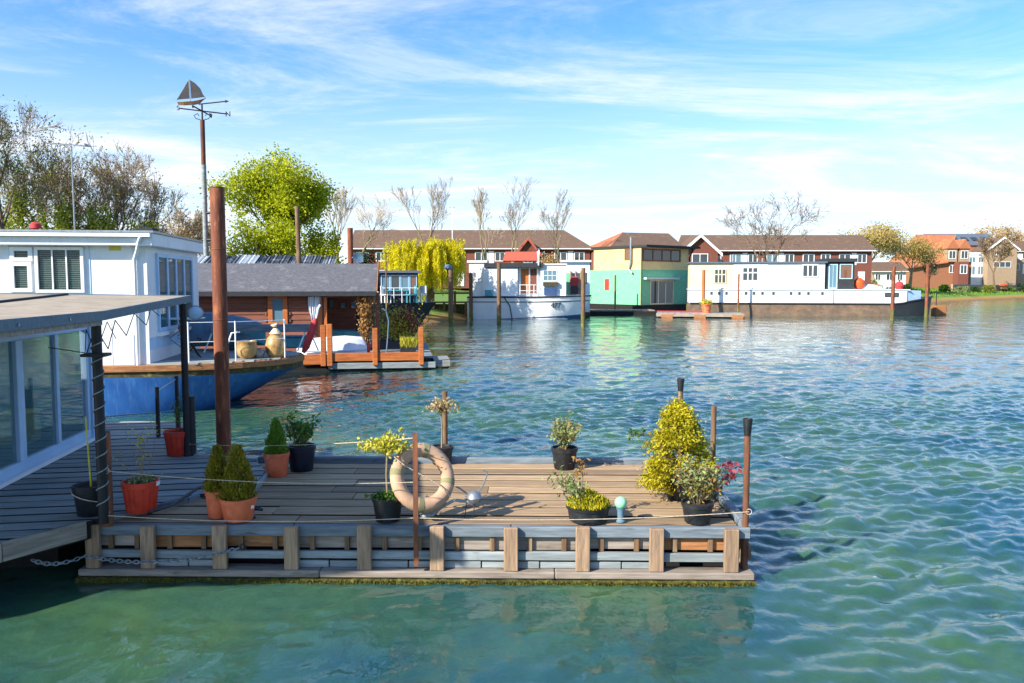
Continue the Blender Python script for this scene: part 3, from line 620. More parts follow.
def white_block():
    Y_ = 182; a = P(967, 254, Y_); z0 = gz(a.x, a.y)-.3; s = Y_/F; zz = lambda y: (HOR-y)*s+H-z0
    t = thing('white_building', 'white rendered flat-roofed building between orange house and tan stone house', 'building', (a.x, a.y, z0)); Wd = 29*s
    bx('wall', m_white, t, 0, Wd, 0, 8, 0, zz(254)); bx('parapet', m_trim, t, -.15, Wd+.15, -.15, 8.15, zz(254), zz(252.5))
    for x0, x1 in ((2, 9), (11, 17), (19, 27)):
        window(t, 'f', 0, x0*s, x1*s, zz(263), zz(257), 2, 1, fw=.12, bar=.1, proud=.1, gm=g_blue)
        window(t, 'f', 0, x0*s, x1*s, zz(275), zz(266), 2, 1, fw=.12, bar=.1, proud=.1, gm=g_blue)
white_block()
gable_front('tan stone house with white-edged gable at the far right edge', 1003, 238, 249, 180, 6.4, m_tileb, m_stone)
terrace('tan stone range running off the right edge of the picture', 1008, 1080, 184, 251, 241, 5, m_stone, m_tileb, seed=9, chim=False)
terrace('low white cottage with red door behind the barge bow', 862, 906, 150, 271, 262, 5, m_white, m_tileb, seed=10, chim=False, deep=6, pan=False)
# bank furniture on the right
def along(px, y_w, z): q = G(px, y_w, z); return q
t = thing('garden_wall', 'low pale stone garden wall along the top of the grassy bank', 'wall', (0, 0, 0))
pts = [P(px, 284, Y_) for px, Y_ in ((952, 158), (968, 163), (984, 167), (1000, 172), (1016, 177), (1050, 186))]
for a, b_ in zip(pts[:-1], pts[1:]):
    z0 = min(gz(a.x, a.y), gz(b_.x, b_.y))-.2; d = b_-a; c = (a+b_)/2
    MB().obox((c.x, c.y, z0+.75), (d.xy.length-.05, .35, 1.5), (0, 0, math.atan2(d.y, d.x))).build('wall_section', m_stone, t)
    MB().obox((c.x, c.y, z0+1.56), (d.xy.length-.03, .45, .1), (0, 0, math.atan2(d.y, d.x))).build('coping', m_pale, t)
for i, (px, Y_, rx, rz, m_, lab) in enumerate([(945, 150, 1.5, 1.6, l_green, 'dark green shrub at the left end of the garden wall'), (962, 154, 2, 1.3, l_mix, 'grey-green shrub in front of the orange roofed house'), (975, 158, 1.3, 1.3, l_dtree, 'small dark shrub before the garden wall'),
        (990, 160, 1.8, 1.7, l_ivy, 'rough olive shrub at the waterside below the white building'), (1008, 172, 2.6, 1.2, l_green, 'green hedge clump under the tan stone house'), (1022, 178, 2.4, 1.9, l_dtree, 'dark hedge clump at the right picture edge'),
        (872, 128, 2.5, 2.3, l_green, 'rounded green shrub behind the orange buoy on the barge'), (850, 122, 2, 2, l_ivy, 'olive shrub behind the wheelhouse'), (905, 134, 1.8, 1.8, l_dtree, 'dark shrub behind the right-hand barge pile')]):
    q = P(px, 285, Y_); blob_shrub('waterside_shrub', lab, (q.x, q.y, gz(q.x, q.y)-.05), rx, rx*.8, rz, 900, .28, m_, 80+i, 'shrub', 'shrubs on the far right bank')
t = thing('upturned_kayak', 'small orange-red kayak leaning by the garden wall at far right', 'kayak', tuple(P(1004, 279, 170).xy)+(2.0,), .3)
MB().loft([[(x, r*math.cos(q), .5+r*.9*math.sin(q)) for q in [k*math.pi/4 for k in range(8)]] for x, r in ((-1.3, .03), (-.9, .25), (0, .42), (.9, .25), (1.3, .03))]).build('hull', m_obuoy, t, smooth=True)
bx('cradle', m_pilew, t, -.7, .7, -.2, .2, -.3, .12)
# grass on the right bank: nobody could count it
N = 26000; gxv = rng.uniform(60, 150, N); gyv = rng.uniform(120, 225, N); sd = sdist(gxv, gyv); k = (sd > 2.2) & (sd < 22); gxv, gyv = gxv[k], gyv[k]
C = np.stack([gxv, gyv, ground_z(gxv, gyv)+.12], 1); D = rng.normal(size=C.shape)*.3; D[:, 2] = 1
tag(leaf_mesh('grass', C, D, .38, .16, l_grass, None), 'rough green grass covering the far right bank', 'grass', kind='stuff')
# ================================================================== FAR BOATS
def rail_line(pts, r=.02, n=6): return MB().path(pts, r, n)
def pile(name, label, px, ytop, ybot, r, mtop, weed=.9, cap=None, group='mooring piles in the river', zb=0., lean=0):
    b_ = G(px, ybot, zb); tz = P(px, ytop, b_.y).z
    t = thing(name, label, 'pile', (b_.x, b_.y, -.6), random.uniform(0, 6), group)
    MB().path([(0, 0, 0), (0, 0, .6+weed)], [r*1.05, r], 10).build('weedy_foot', m_weed, t, smooth=True)
    MB().path([(0, 0, .6+weed), (lean*.5, 0, (.6+tz)*.6), (lean, 0, .6+tz)], [r, r*.97, r*.95], 10).build('shaft', mtop, t, smooth=True)
    return t
# --- white boat 477
F4 = Fr(G(474, 319, 0), R(-3)); LB = F4.pl(580, 322, 0)[0]; SB = F4.o.y/F
def hullv(u, z, L, beam, bowf):      # half breadth
    f = u/L; w = 1-max(0, (f-.62)/.38)**2.2*(1 if z > 1e-6 else 1); return beam/2*max(.02, w)*(.93+.07*min(1, max(0, z/1.8)))
t477 = thing('white_cabin_cruiser', 'white moored boat numbered 477 with red-roofed cabin', 'boat', F4.wld(0, 0), F4.a)
zd = F4.pl(480, 296.5, 0)[1]; beam = 3.6
rings = []
for i in range(15):
    u = -.6+(LB+.6)*i/14; f = max(0, (u-LB*.55)/(LB*.45)); xo = lambda z: u+(f**1.5)*z*.52
    sh = zd+.12*f; ring = []
    for z, k in ((sh, 1), (sh*.55, .985), (.0, .93), (-.4, .6)): ring.append((xo(z), beam/2-hullv(u, z, LB, beam, 1)*k, z))
    for z, k in ((-.4, .6), (0, .93), (sh*.55, .985), (sh, 1)): ring.append((xo(z), beam/2+hullv(u, z, LB, beam, 1)*k, z))
    rings.append(ring)
MB().loft(rings).build('hull', m_white, t477, smooth=True)
def strip(ri, fa, fb, off, col, name, i0=0, i1=None):
    """belt on the near side of the hull between two heights (fractions of ring points 0..2)"""
    mb = MB(); i1 = i1 or len(ri)-1; top = []; bot = []
    def pt(r, f): k = min(2, int(f)); g = f-k; a = Vector(r[k]); b_ = Vector(r[min(3, k+1)]); return a.lerp(b_, g)+Vector((0, -off, 0))
    prof = [(pt(r, fa(i/(len(ri)-1)) if callable(fa) else fa), pt(r, fb(i/(len(ri)-1)) if callable(fb) else fb)) for i, r in enumerate(ri)][i0:i1+1]
    for (a, b_) in prof: pass
    rg = [[a, b_, b_+Vector((0, off*1.5, 0)), a+Vector((0, off*1.5, 0))] for a, b_ in prof]
    return mb.loft(rg).build(name, col, t477)
strip(rings, 0, .14, .06, m_lead, 'rubbing_strake'); strip(rings, .5, .58, .03, m_lead, 'lower_strake')
strip(rings, lambda f: 2-.42*max(0, f-.25)**1.0, 2.15, .03, m_navyp, 'boot_stripe', 4)
u7, z7 = F4.pl(556, 305.5, .1); 
def near_v(u, z):
    best = []
    for r in rings:
        f = (r[0][2]-z)/(r[0][2]-r[1][2]); p = Vector(r[0]).lerp(Vector(r[1]), f); best.append((p.x, p.y))
    return float(np.interp(u, [b[0] for b in best], [b[1] for b in best]))
vv = near_v(u7, z7)-.05; yaw7 = math.atan2(near_v(u7+.55, z7)-near_v(u7-.55, z7), 1.1); vv = min(vv, (near_v(u7+.6, z7)+near_v(u7-.6, z7))/2-.05)
text_mesh('hull_number', '477', .62, m_lead, t477, (u7, vv-.03, z7), (R(90), 0, yaw7), .04)
def r4(px, py, v=.35): return F4.pl(px, py, v)
def fbox(fr, t, name, mat, px0, px1, py0, py1, v, deep, **k):
    a, z1 = fr.pl(px0, py0, v); b_, z0 = fr.pl(px1, py1, v); return bx(name, mat, t, a, b_, v, v+deep, z0, z1, **k)
fbox(F4, t477, 'stern_cabin', m_white, 469, 486, 262, 296, .9, 2.2); fbox(F4, t477, 'stern_canopy', m_trim, 467, 487, 260.5, 262.5, .75, 2.4)
fbox(F4, t477, 'cabin_wall', m_white, 483, 517.5, 268, 296, .35, 2.8); fbox(F4, t477, 'flat_roof', m_lead, 484, 543, 263, 267.5, .2, 3.0)
fbox(F4, t477, 'saloon', m_white, 517.5, 540, 267.5, 296, 1.0, 2.1)
fbox(F4, t477, 'door', m_orangew, 521, 529, 269, 293, .93, .07); o = fbox(F4, t477, 'door', m_brick, 530, 537, 269, 293, .93, .07)
for px in (520, 529.5, 537.5): fbox(F4, t477, 'door_post', m_trim, px-.6, px+.6, 267, 295, .88, .06)
a, zr = F4.pl(503, 251.5, 1.2); b_, ze = F4.pl(537, 261, 1.2)
mb = MB(); hw = 1.1; mb.add([(a, .3, ze), (b_, .3, ze), (b_, 1.6, zr), (a+.2, 1.6, zr), (a, 2.9, ze), (b_, 2.9, ze)], [(0, 1, 2, 3), (3, 2, 5, 4), (0, 3, 4), (1, 5, 2), (0, 4, 5, 1)]); mb.build('tiled_roof', m_tiler, t477)
MB().exx([(.2, ze-.25), (1.6, zr+.02), (3.0, ze-.25)], b_-.02, b_+.1).build('gable_board', m_frame, t477)
MB().exx([(.05, ze-.4), (1.6, zr-.02), (1.6, zr+.16), (.05, ze-.22)], b_+.1, b_+.2).build('barge_board', m_trim, t477)
fbox(F4, t477, 'forward_cabin', m_pbw, 540.5, 566, 265, 296, .5, 2.4); fbox(F4, t477, 'forward_roof', m_pgrey, 539.5, 567, 263.5, 265, .4, 2.6)
a, z1 = F4.pl(543, 270, .5); b_, z0 = F4.pl(557, 281, .5); window(t477, 'f', .5, a, b_, z0, z1, 3, 2, fw=.05, bar=.04, gm=g_blue)
fbox(F4, t477, 'planter', m_mossy, 543, 558, 282, 286, .2, .25); fbox(F4, t477, 'locker', m_navyp, 544, 557, 287.5, 295, .25, .3)
fbox(F4, t477, 'deck_box', m_teal, 485, 493, 290, 296, .1, .3)
mb = MB()
for px in (520, 527, 534): a, z = F4.pl(px, 285, .12); mb.tube((a, .12, zd), (a, .12, zd+1.0), .03, n=6)
a, _ = F4.pl(519, 285, .12); b_, _ = F4.pl(536, 285, .12); mb.tube((a, .12, zd+1), (b_, .12, zd+1), .03, n=6); mb.tube((a, .12, zd+.5), (b_, .12, zd+.5), .025, n=6); mb.build('guard_rail', m_trim, t477)
a, z = F4.pl(504, 297, -.1); MB().path([(a, -.1, z), (a+.5, -.18, z*.6), (a+.75, -.22, -.2)], .05, 6).build('mooring_rope', m_lead, t477)
# --- pale blue cabin boat behind
F5 = Fr(G(560, 317, 0), R(-3)); t = thing('pale_blue_houseboat', 'pale blue houseboat tucked between boat 477 and the green houseboat', 'houseboat', F5.wld(0, 0), F5.a)
a, _ = F5.pl(563, 300, 0); b_, _ = F5.pl(590, 300, 0); zt = F5.pl(585, 262, 0)[1]; zb = F5.pl(585, 296, 0)[1]
bx('pontoon', m_mossy, t, a-.3, b_, -.1, 4, -.4, .45); bx('wall', m_pbw, t, a, b_, .4, 3.8, .45, zt); bx('roof', m_pgrey, t, a-.2, b_+.1, .1, 4, zt, zt+.18)
fbox(F5, t, 'door', m_green, 565, 570, 273, 294, .33, .07); fbox(F5, t, 'door', g_dark, 571, 580, 273, 294, .35, .05)
for px in (570.5, 575.5, 580.5): fbox(F5, t, 'door_post', m_stone, px-.5, px+.5, 271, 295, .28, .08)
a, z1 = F5.pl(582.5, 272, .4); b_, z0 = F5.pl(588, 285, .4); window(t, 'f', .4, a, b_, z0, z1, 2, 1, fw=.06)
q = F5.wld(*[F5.pl(574.5, 280, .05)[0], .02], z=F5.pl(574.5, 294, .05)[1])
t = thing('hanging_jackets', 'red and black jackets hanging in the doorway of the pale blue houseboat', 'jackets', q, F5.a)
MB().loft([[(x*w, y*.12, z) for x, y in ((-1, -1), (1, -1), (1, 1), (-1, 1))] for z, w in ((.75, .35), (1.25, .42), (1.5, .30), (1.6, .1))]).build('red_jacket', m_rcloth, t)
MB().loft([[(x*w, y*.1, z) for x, y in ((-1, -1), (1, -1), (1, 1), (-1, 1))] for z, w in ((0, .3), (.4, .38), (.74, .33))]).build('black_jacket', m_black, t)
MB().path([(-.5, .0, 1.58), (.5, .0, 1.58)], .02, 6).build('hanging_rail', m_steel, t)
# --- green and yellow two-storey houseboat seen at its corner
c0 = G(641, 308.5, .5); F6 = Fr(c0, R(38)); tg = thing('two_storey_houseboat', 'two-storey houseboat, green below and yellow above, seen at its corner', 'houseboat', F6.wld(0, 0), F6.a)
zb = F6.pl(641, 305, 0)[1]; zm = F6.pl(641, 269.5, 0)[1]; zt = F6.pl(641, 247, 0)[1]
vL = F6.ps(589, 270, 0)[0]; uR = F6.pl(688, 270, 0)[0]
bx('pontoon', m_dark, tg, -.6, uR+.4, -.7, vL+.3, -.4, zb)
bx('lower_wall', m_green, tg, 0, uR, 0, vL, zb, zm); bx('upper_wall', m_yellow, tg, -.02, uR+.02, -.02, vL*.9, zm, zt)
bx('floor_band', m_frame, tg, -.05, uR+.05, -.05, vL+.02, zm-.08, zm+.06) if False else None
bx('roof', m_lead, tg, -.25, uR+.9, -.9, vL*.9+.2, zt, zt+.22)
def lw(px0, px1, py0, py1): v0, z1 = F6.ps(px0, py0, 0); v1, z0 = F6.ps(px1, py1, 0); return v1, v0, z0, z1
window(tg, 'l', -.02, *lw(625, 632, 248.5, 260), 1, 1, fm=m_clad, gm=g_warm, fw=.08, proud=.06)
o = lw(605, 609, 279, 290); mb = MB(); wbox(mb, wmap('l', 0), o[0], o[1], 0, .05, o[2], o[3]); mb.build('red_notice', m_rcloth, tg)
v, z1 = F6.ps(631, 240, -.2); MB().path([(-.2, v, z1+.3), (-.2, v, F6.ps(631, 263, -.2)[1]), (-.2, v+.25, F6.ps(630, 269, -.2)[1]), (-.2, v-.2, F6.ps(633, 273, -.2)[1]), (0, v-.2, F6.ps(633, 274, -.2)[1])], .12, 8).build('flue_pipe', m_steel, tg, smooth=True)
def rw(px0, px1, py0, py1): a0, z1 = F6.pl(px0, py0, 0); a1, z0 = F6.pl(px1, py1, 0); return a0, a1, z0, z1
window(tg, 'f', -.02, *rw(642.5, 680, 248.5, 262), 4, 1, fm=m_clad, gm=g_dark, fw=.14, bar=.16, proud=.08)
window(tg, 'f', 0, *rw(650, 673, 280, 304), 3, 1, fm=m_cream, gm=g_dark, fw=.12, bar=.12, proud=.06, name='patio_door')
a0, a1, z0, z1 = rw(643, 676, 277.5, 279.5); bx('door_canopy', m_pgrey, tg, a0, a1, -.5, -.002, z0, z1)
a0, a1, z0, z1 = rw(641.5, 642.8, 247, 305); bx('corner_post', m_clad, tg, -.1, .0, -.1, .0, zb, zt-.01)
a0, a1, z0, z1 = rw(684, 690, 246, 260); MB().path([(uR+.1, -.2, z1-.1), (uR+.25, -.4, z1-.5), (uR+.1, -.1, z1-1.2), (uR+.1, -.1, zb)], .09, 8).build('downpipe', m_lead, tg)
# landing stage of the houseboats
def stage(name, label, pix, z, thick, mat, plank=.28, ang=0):
    pts = [P(px, 300, Y_) for px, Y_ in pix]; fr = Fr(pts[0], ang); t = thing(name, label, 'jetty', fr.wld(0, 0), fr.a); L = [fr.loc(p).to_2d() for p in pts]
    bx('float', m_dark, t, min(p[0] for p in L)+.15, max(p[0] for p in L)-.15, min(p[1] for p in L)+.1, max(p[1] for p in L)-.1, -.3, z-thick)
    return t, fr, L
ts, fs, L = stage('plank_jetty', 'low plank jetty with red edging in front of the green and yellow houseboat', [(657, 72), (744, 70.5), (744, 73), (657, 74.5)], .42, .16, m_pale, ang=R(-11))
x0, x1 = L[0][0], L[1][0]; 
for i in range(14):
    x = x0+(x1-x0)*i/14; bx('plank', m_pale, ts, x, x+(x1-x0)/14-.04, -.05, 2.6, .33, .42)
bx('edge_board', m_beam, ts, x0-.05, x1+.05, -.16, -.06, .12, .43); bx('red_kerb', m_rcloth, ts, x0, x0+(x1-x0)*.55, 2.2, 2.6, .422, .54)
for f in (.12, .5, .93): bx('support_block', m_strake, ts, x0+(x1-x0)*f-.5, x0+(x1-x0)*f+.5, -.19, -.161, -.2, .3)
t, f2, L = stage('timber_pontoon', 'dark timber pontoon under the left wall of the green houseboat', [(588, 78), (657, 77), (657, 80), (588, 80.5)], .5, .14, m_beam)
for i in range(10):
    x = L[0][0]+(L[1][0]-L[0][0])*i/10; bx('plank', m_beam, t, x, x+(L[1][0]-L[0][0])/10-.04, -.1, 2.4, .38, .48)
bx('fender_beam', m_weed, t, 0, L[1][0], -.25, -.11, -.1, .3)
q = fs.wld(x0+(x1-x0)*.58, .7, .42); t = thing('potted_plant', 'orange tub with yellow-green plant on the red-edged jetty', 'potted plant', q)
MB().lathe([(.34, 0), (.42, .75), (.45, .75), (.45, .82), (.38, .82)], 16).build('pot', m_terra, t, smooth=True)
C = rng.normal(size=(260, 3))*np.array([.26, .26, .16])+np.array([0, 0, .98]); leaf_mesh('foliage', C, rng.normal(size=C.shape), .2, .1, l_lime, t)
# --- long white barge
F7 = Fr(G(700, 315.2, 0), R(-9)); tb = thing('long_barge', 'long white live-aboard barge with black bow and cream, white and grey cabins', 'boat', F7.wld(0, 0), F7.a)
U = lambda px, py=300, v=0: F7.pl(px, py, v)[0]
Zp = lambda py, px=800, v=0: F7.pl(px, py, v)[1]
uB = U(931, 310, 2.2); zh = Zp(303.5); ub = U(905); zbow = F7.pl(928, 296, 2.2)[1]; BM = 4.4
def brg(u0, u1, n, zt_fn, zbm):
    out = []
    for i in range(n):
        u = u0+(u1-u0)*i/(n-1); f = max(0, (u-ub)/(uB-ub)); hb = BM/2*math.sqrt(max(.0005, 1-f**2.2)); z1 = zt_fn(u, f)
        out.append([(u, BM/2-hb, z1), (u-.12*f, BM/2-hb*.94, z1*.4), (u-.25*f, BM/2-hb*.9, zbm), (u-.25*f, BM/2+hb*.9, zbm), (u-.12*f, BM/2+hb*.94, z1*.4), (u, BM/2+hb, z1)])
    return out
us_ = U(894)
MB().loft(brg(U(690), us_, 4, lambda u, f: zh, -.4)).build('hull', m_bargeh, tb, smooth=True)
MB().loft(brg(us_, uB, 14, lambda u, f: zh+(zbow-zh)*min(1, .25+f*.75+(u-us_)*.0) if f > 0 else zh+.12*(u-us_), -.4)).build('bow', m_bhblack, tb, smooth=True)
MB().path([(U(690), -.04, zh)]+[(r[0][0], r[0][1]-.04, r[0][2]) for r in brg(us_, uB, 14, lambda u, f: zh+(zbow-zh)*min(1, .25+f*.75+(u-us_)*.0) if f > 0 else zh+.12*(u-us_), -.4)], .07, 6).build('rubbing_strake', m_lead, tb)
zl = Zp(290); ulo = U(690); uw = U(826)
bx('side_cabin', m_white, tb, ulo, ub+.2, .12, BM-.12, zh-.05, zl); MB().prism([(ub+.2, .2), (U(922, 296, .6), .9), (U(922, 296, .6), BM-.9), (ub+.2, BM-.2)], zh, zl-.05).build('fore_cabin', m_frame, tb)
bx('cabin_deck', m_trim, tb, ulo-.1, ub+.45, .02, BM-.02, zl, zl+.07)
zc = Zp(263)
bx('cream_cabin', m_cream, tb, ulo, U(733), .3, BM-.3, zl+.07, zc); bx('white_cabin', m_white, tb, U(733)+.01, U(768), .26, BM-.26, zl+.07, zc-.03); bx('grey_cabin', m_pgrey, tb, U(768)+.01, U(825), .3, BM-.3, zl+.07, zc)
bx('cabin_roof', m_slate, tb, ulo-.15, U(827), .1, BM-.1, zc, zc+.14)
a0 = U(768)+.01; b0 = U(825)
for i in range(1, 9):
    z = zl+.07+(zc-zl)*i/9; bx('weatherboard', m_pgrey, tb, a0+.02, b0-.02, .262, .3, z-.24, z-.015)
for a, c, n_ in ((714, 726, 3), (742, 758, 3), (802, 818, 3)): window(tb, 'f', .26 if a != 714 else .3, U(a), U(c), Zp(283.5 if a == 714 else 277 if a > 800 else 281), Zp(268.5 if a == 714 else 264.5 if a > 800 else 267), n_, 1 if a > 800 else 2, fm=m_cream if a == 714 else m_trim, fw=.08, bar=.1, proud=.07, gm=g_dark, hz=None if a > 800 else [0, .62, 1])
bx('wheelhouse', m_lead, tb, U(826), U(855), .5, BM-.5, zl+.07, Zp(262)); bx('wheelhouse_roof', m_lead, tb, U(824), U(857), .2, BM-.2, Zp(262), Zp(258.5))
window(tb, 'f', .5, U(829), U(838), zl+.12, Zp(264), 2, 1, fm=m_frame, gm=g_blue, fw=.1, proud=.06, name='glazed_door'); window(tb, 'f', .5, U(840), U(853), Zp(279), Zp(264), 1, 1, fm=m_frame, gm=g_warm, fw=.08, proud=.06)
for px in (711.5, 719, 726.5, 746, 754, 762.5, 773.5, 791, 799.5, 808.5, 822.5): window(tb, 'f', .12, U(px)-.16, U(px)+.16, Zp(295.5), Zp(291.5), 1, 1, fm=m_pgrey, fw=.04, proud=.03, name='porthole')
window(tb, 'f', .12, U(885), U(899), Zp(297), Zp(292.5), 2, 1, fm=m_lead, fw=.06, bar=.25, proud=.03, name='hatch_window')
MB().tube((U(734), 1.5, zc), (U(734), 1.5, zc+.85), .12, n=8).build('flue_pipe', m_steel, tb); MB().tube((U(764), 1.5, zc), (U(764), 1.5, zc+.5), .1, n=8).build('vent_pipe', m_steel, tb)
bx('cabin_joint', m_lead, tb, U(833.5), U(834), .09, .12, zh, zl)
q = F7.wld(U(862), 1.2, zl+.07); t = thing('orange_buoy', 'large orange mooring buoy on the barge roof beside the wheelhouse', 'buoy', q)
MB().lathe([(.05, 0), (.35, .1), (.55, .45), (.5, .8), (.25, 1.0), (.1, 1.1)], 16).build('float', m_obuoy, t, smooth=True); MB().path([(.1*math.cos(k), 0, 1.15+.1*math.sin(k)) for k in [i*math.pi/5 for i in range(10)]], .03, 6, closed=True).build('ring', m_steel, t)
q = F7.wld(U(874), 1.6, zl+.07); t = thing('upturned_dinghy', 'small white dinghy lying on the barge roof beside the orange buoy', 'boat', q, R(-9))
MB().loft([[(x, r*math.cos(a), max(0, r*.8*math.sin(a))) for a in [k*math.pi/6 for k in range(7)]] for x, r in ((-1.1, .45), (-.5, .6), (.4, .55), (1.0, .3), (1.3, .03))]).build('hull', m_white, t, smooth=True); MB().tube((-1.1, 0, .5), (1.0, 0, .42), .04).build('keel', m_strake, t)
q = F7.wld(U(907), 2.4, zl); t = thing('red_float', 'red round fender on the barge fore cabin', 'buoy', q); MB().lathe([(.05, 0), (.3, .1), (.42, .4), (.3, .7), (.08, .8)], 14).build('float', m_rcloth, t, smooth=True); MB().tube((0, 0, .78), (0, 0, .95), .06).build('eye', m_black, t)
for a in [(892, 267, 320, .16, m_pile, 'thick red pile in front of the barge bow'), (926, 264, 317.5, .15, m_pile, 'rusty pile right at the tip of the barge bow'), (703, 270, 316, .16, m_orangew, 'orange-brown pile rising through the red-edged jetty'), (713, 278, 314.5, .1, m_bluegrey, 'slim blue-grey post between jetty tub and barge'), (738, 274, 316, .09, m_pile, 'thin red post at the outer end of the jetty'),
          (451, 266, 325, .2, m_pilew, 'stout wooden pile with a lamp in front of the willow'), (471, 273, 319, .17, m_pilew, 'grey wooden pile at the stern of boat 477'), (499, 263, 324, .17, m_pilew, 'tall wooden pile amidships in front of boat 477'), (583, 268, 325.5, .16, m_pilew, 'wooden pile in front of the bow of boat 477'), (615, 275, 314, .1, m_pilew, 'slim pole standing before the green wall'),
          (687, 280, 313, .09, m_bhblack, 'thin dark pole between green houseboat and cream cabin'), (692, 272, 314, .12, m_pile, 'dull red post left of the cream barge cabin')]:
    pile('mooring_pile', a[5], a[0], a[1], a[2], a[3], a[4])
q = G(941, 315, 0); t = thing('floating_box', 'small rusty floating box just off the barge bow', 'float', (q.x, q.y, -.2)); bx('body', m_strake, t, -.55, .55, 0, .9, 0, 1.1, bevel=.06); MB().tube((-.3, .4, 1.1), (-.3, .4, 2.6), .04).build('staff', m_iron, t)
# tall thin flagpole with aerial beside the willow pile
b_ = P(452.5, 270, 70); t = thing('aerial_pole', 'very thin white aerial pole rising above the willow', 'pole', (b_.x, b_.y, 0)); zt = P(452.5, 206, 70).z
MB().tube((0, 0, -.5), (0, 0, zt), .05, .03, 6).build('pole', m_trim, t); MB().tube((-.25, 0, zt-.1), (.25, 0, zt-.1), .025, n=6).build('crossbar', m_steel, t)
q = P(448, 267, 58); t = thing('mooring_lamp', 'small round grey lamp on the stout pile before the willow', 'lamp', (q.x, q.y-.2, q.z)); MB().lathe([(.05, -.25), (.24, -.12), (.27, 0), (.2, .14), (.03, .2)], 14).build('lamp_head', m_bluegrey, t, smooth=True); MB().tube((0, 0, 0), (.25, .2, -.2), .04).build('bracket', m_iron, t)
# timber landing under the willow
t = thing('bank_landing', 'weathered timber landing stage on the bank below the willow', 'jetty', (0, 0, 0))
a = G(418, 318, 0); b_ = G(470, 316, 0); Yl = min(a.y, b_.y)-1
x0, x1 = P(418, 300, Yl).x, P(472, 300, Yl).x; zz = lambda y: H+(HOR-y)*Yl/F
for i in range(9):
    x = x0+(x1-x0)*i/9; bx('plank', m_pilew, t, x, x+(x1-x0)/9-.03, Yl, Yl+3, zz(303), zz(302))
for i in range(5):
    x = x0+(x1-x0)*(i+.3)/5; bx('post', m_pilew, t, x, x+.2, Yl+.05, Yl+.25, -.6, zz(291 if i % 2 else 303)); 
bx('rail', m_pilew, t, x0, x1, Yl+.06, Yl+.14, zz(294), zz(292.5)); bx('retaining_boards', m_mossy, t, x0, x1, Yl+.3, Yl+.45, -.5, zz(304)); bx('pale_plank', m_cream, t, x0-.8, P(451, 300, Yl).x, Yl-.9, Yl-.3, zz(316.5), zz(314.8))
# ================================================================== MIDDLE: brown boathouse on its pontoon
A8 = R(8)
FB = Fr(G(300, 372, 0), A8); tH = thing('brown_boathouse', 'dark brown timber boathouse with grey shingle roof and open porch', 'boathouse', FB.wld(0, 0), FB.a)
DZ = .5; vW = 2.0                                            # deck height, wall plane behind the pontoon edge
uE = FB.pl(437, 362, 0)[0]; uR = FB.pl(370, 320, vW)[0]; uP = FB.pl(318, 320, vW)[0]; uL = uR-10.5
zE = FB.pl(300, 289.5, vW)[1]; vB = vW+4.4; zR = FB.pl(300, 263.5, vW+2.2)[1]
bx('pontoon', m_dark, tH, uL, uE-.1, .08, vB+.5, -.35, .2)
bx('waterline_beam', m_pale, tH, FB.pl(328, 365, 0)[0], uE-.05, 0, .07, .08, .3, bevel=.01)
n_ = 18
for i in range(n_):
    v = .12+(vB+.3-.12)*i/n_; bx('deck_plank', m_greyb if i % 3 else m_plat, tH, uL, uE-.15, v, v+(vB+.18)/n_-.025, DZ-.05, DZ)
# closed walls: boards one by one
nb = 11; hb = (zE-.1-DZ)/nb; dA, dB_ = FB.pl(268, 310, vW)[0], FB.pl(287.5, 310, vW)[0]
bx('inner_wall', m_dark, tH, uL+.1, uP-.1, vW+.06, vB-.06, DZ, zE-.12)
for i in range(nb):
    z = DZ+i*hb; split = z+hb > FB.pl(270, 322, vW)[1]-.02 and z < zE-.35
    for a, b_ in ([(uL, dA), (dB_, uP)] if split else [(uL, uP)]): 
        MB().exx([(vW, z+.008), (vW+.06, z+.008), (vW+.06, z+hb), (vW+.03, z+hb)], a, b_).build('plank', m_clad, tH)
    MB().box(uL, uR-.02, vB-.06, vB, z+.008, z+hb).build('plank', m_clad, tH) if False else None
window(tH, 'f', vW, dA, dB_, FB.pl(270, 326, vW)[1], FB.pl(270, 294, vW)[1], 1, 1, fm=m_orangew, gm=g_blue, fw=.17, proud=.07, name='orange_framed_window')
for i in range(4):
    for s, a in ((-1, dA-.08), (1, dB_+.08)): bx('log_end', m_pilew, tH, a-.03, a+.03, vW-.03, vW, FB.pl(270, 322-i*7, vW)[1], FB.pl(270, 319-i*7, vW)[1])
# porch: posts, back wall with three panes, ceiling beam
bx('back_wall', m_clad, tH, uP, uR, vB-.12, vB, DZ, zE-.1); bx('partition', m_clad, tH, uP-.1, uP, vW, vB-.12, DZ, zE-.1)
for a, b_, c, d in ((329, 335, 299, 308), (339.5, 347, 302, 309), (350.5, 358, 301.5, 309)):
    x0, z1 = FB.pl(a, c, vB-.12); x1, z0 = FB.pl(b_, d, vB-.12); window(tH, 'f', vB-.12, x0, x1, z0, z1, 1, 1, fm=m_clad, gm=g_blue, fw=.04, proud=.04)
for px, w in ((320, .14), (325.5, .1), (377.5, .16)): u = FB.pl(px, 320, vW)[0]; bx('porch_post', m_orangew if px < 330 else m_clad, tH, u-w/2, u+w/2, vW, vW+w, DZ, zE-.12)
bx('porch_beam', m_clad, tH, uP, uR+.1, vW-.02, vW+.12, zE-.3, zE-.1)
roof = MB(); ym = (vW+vB)/2; o_ = .45
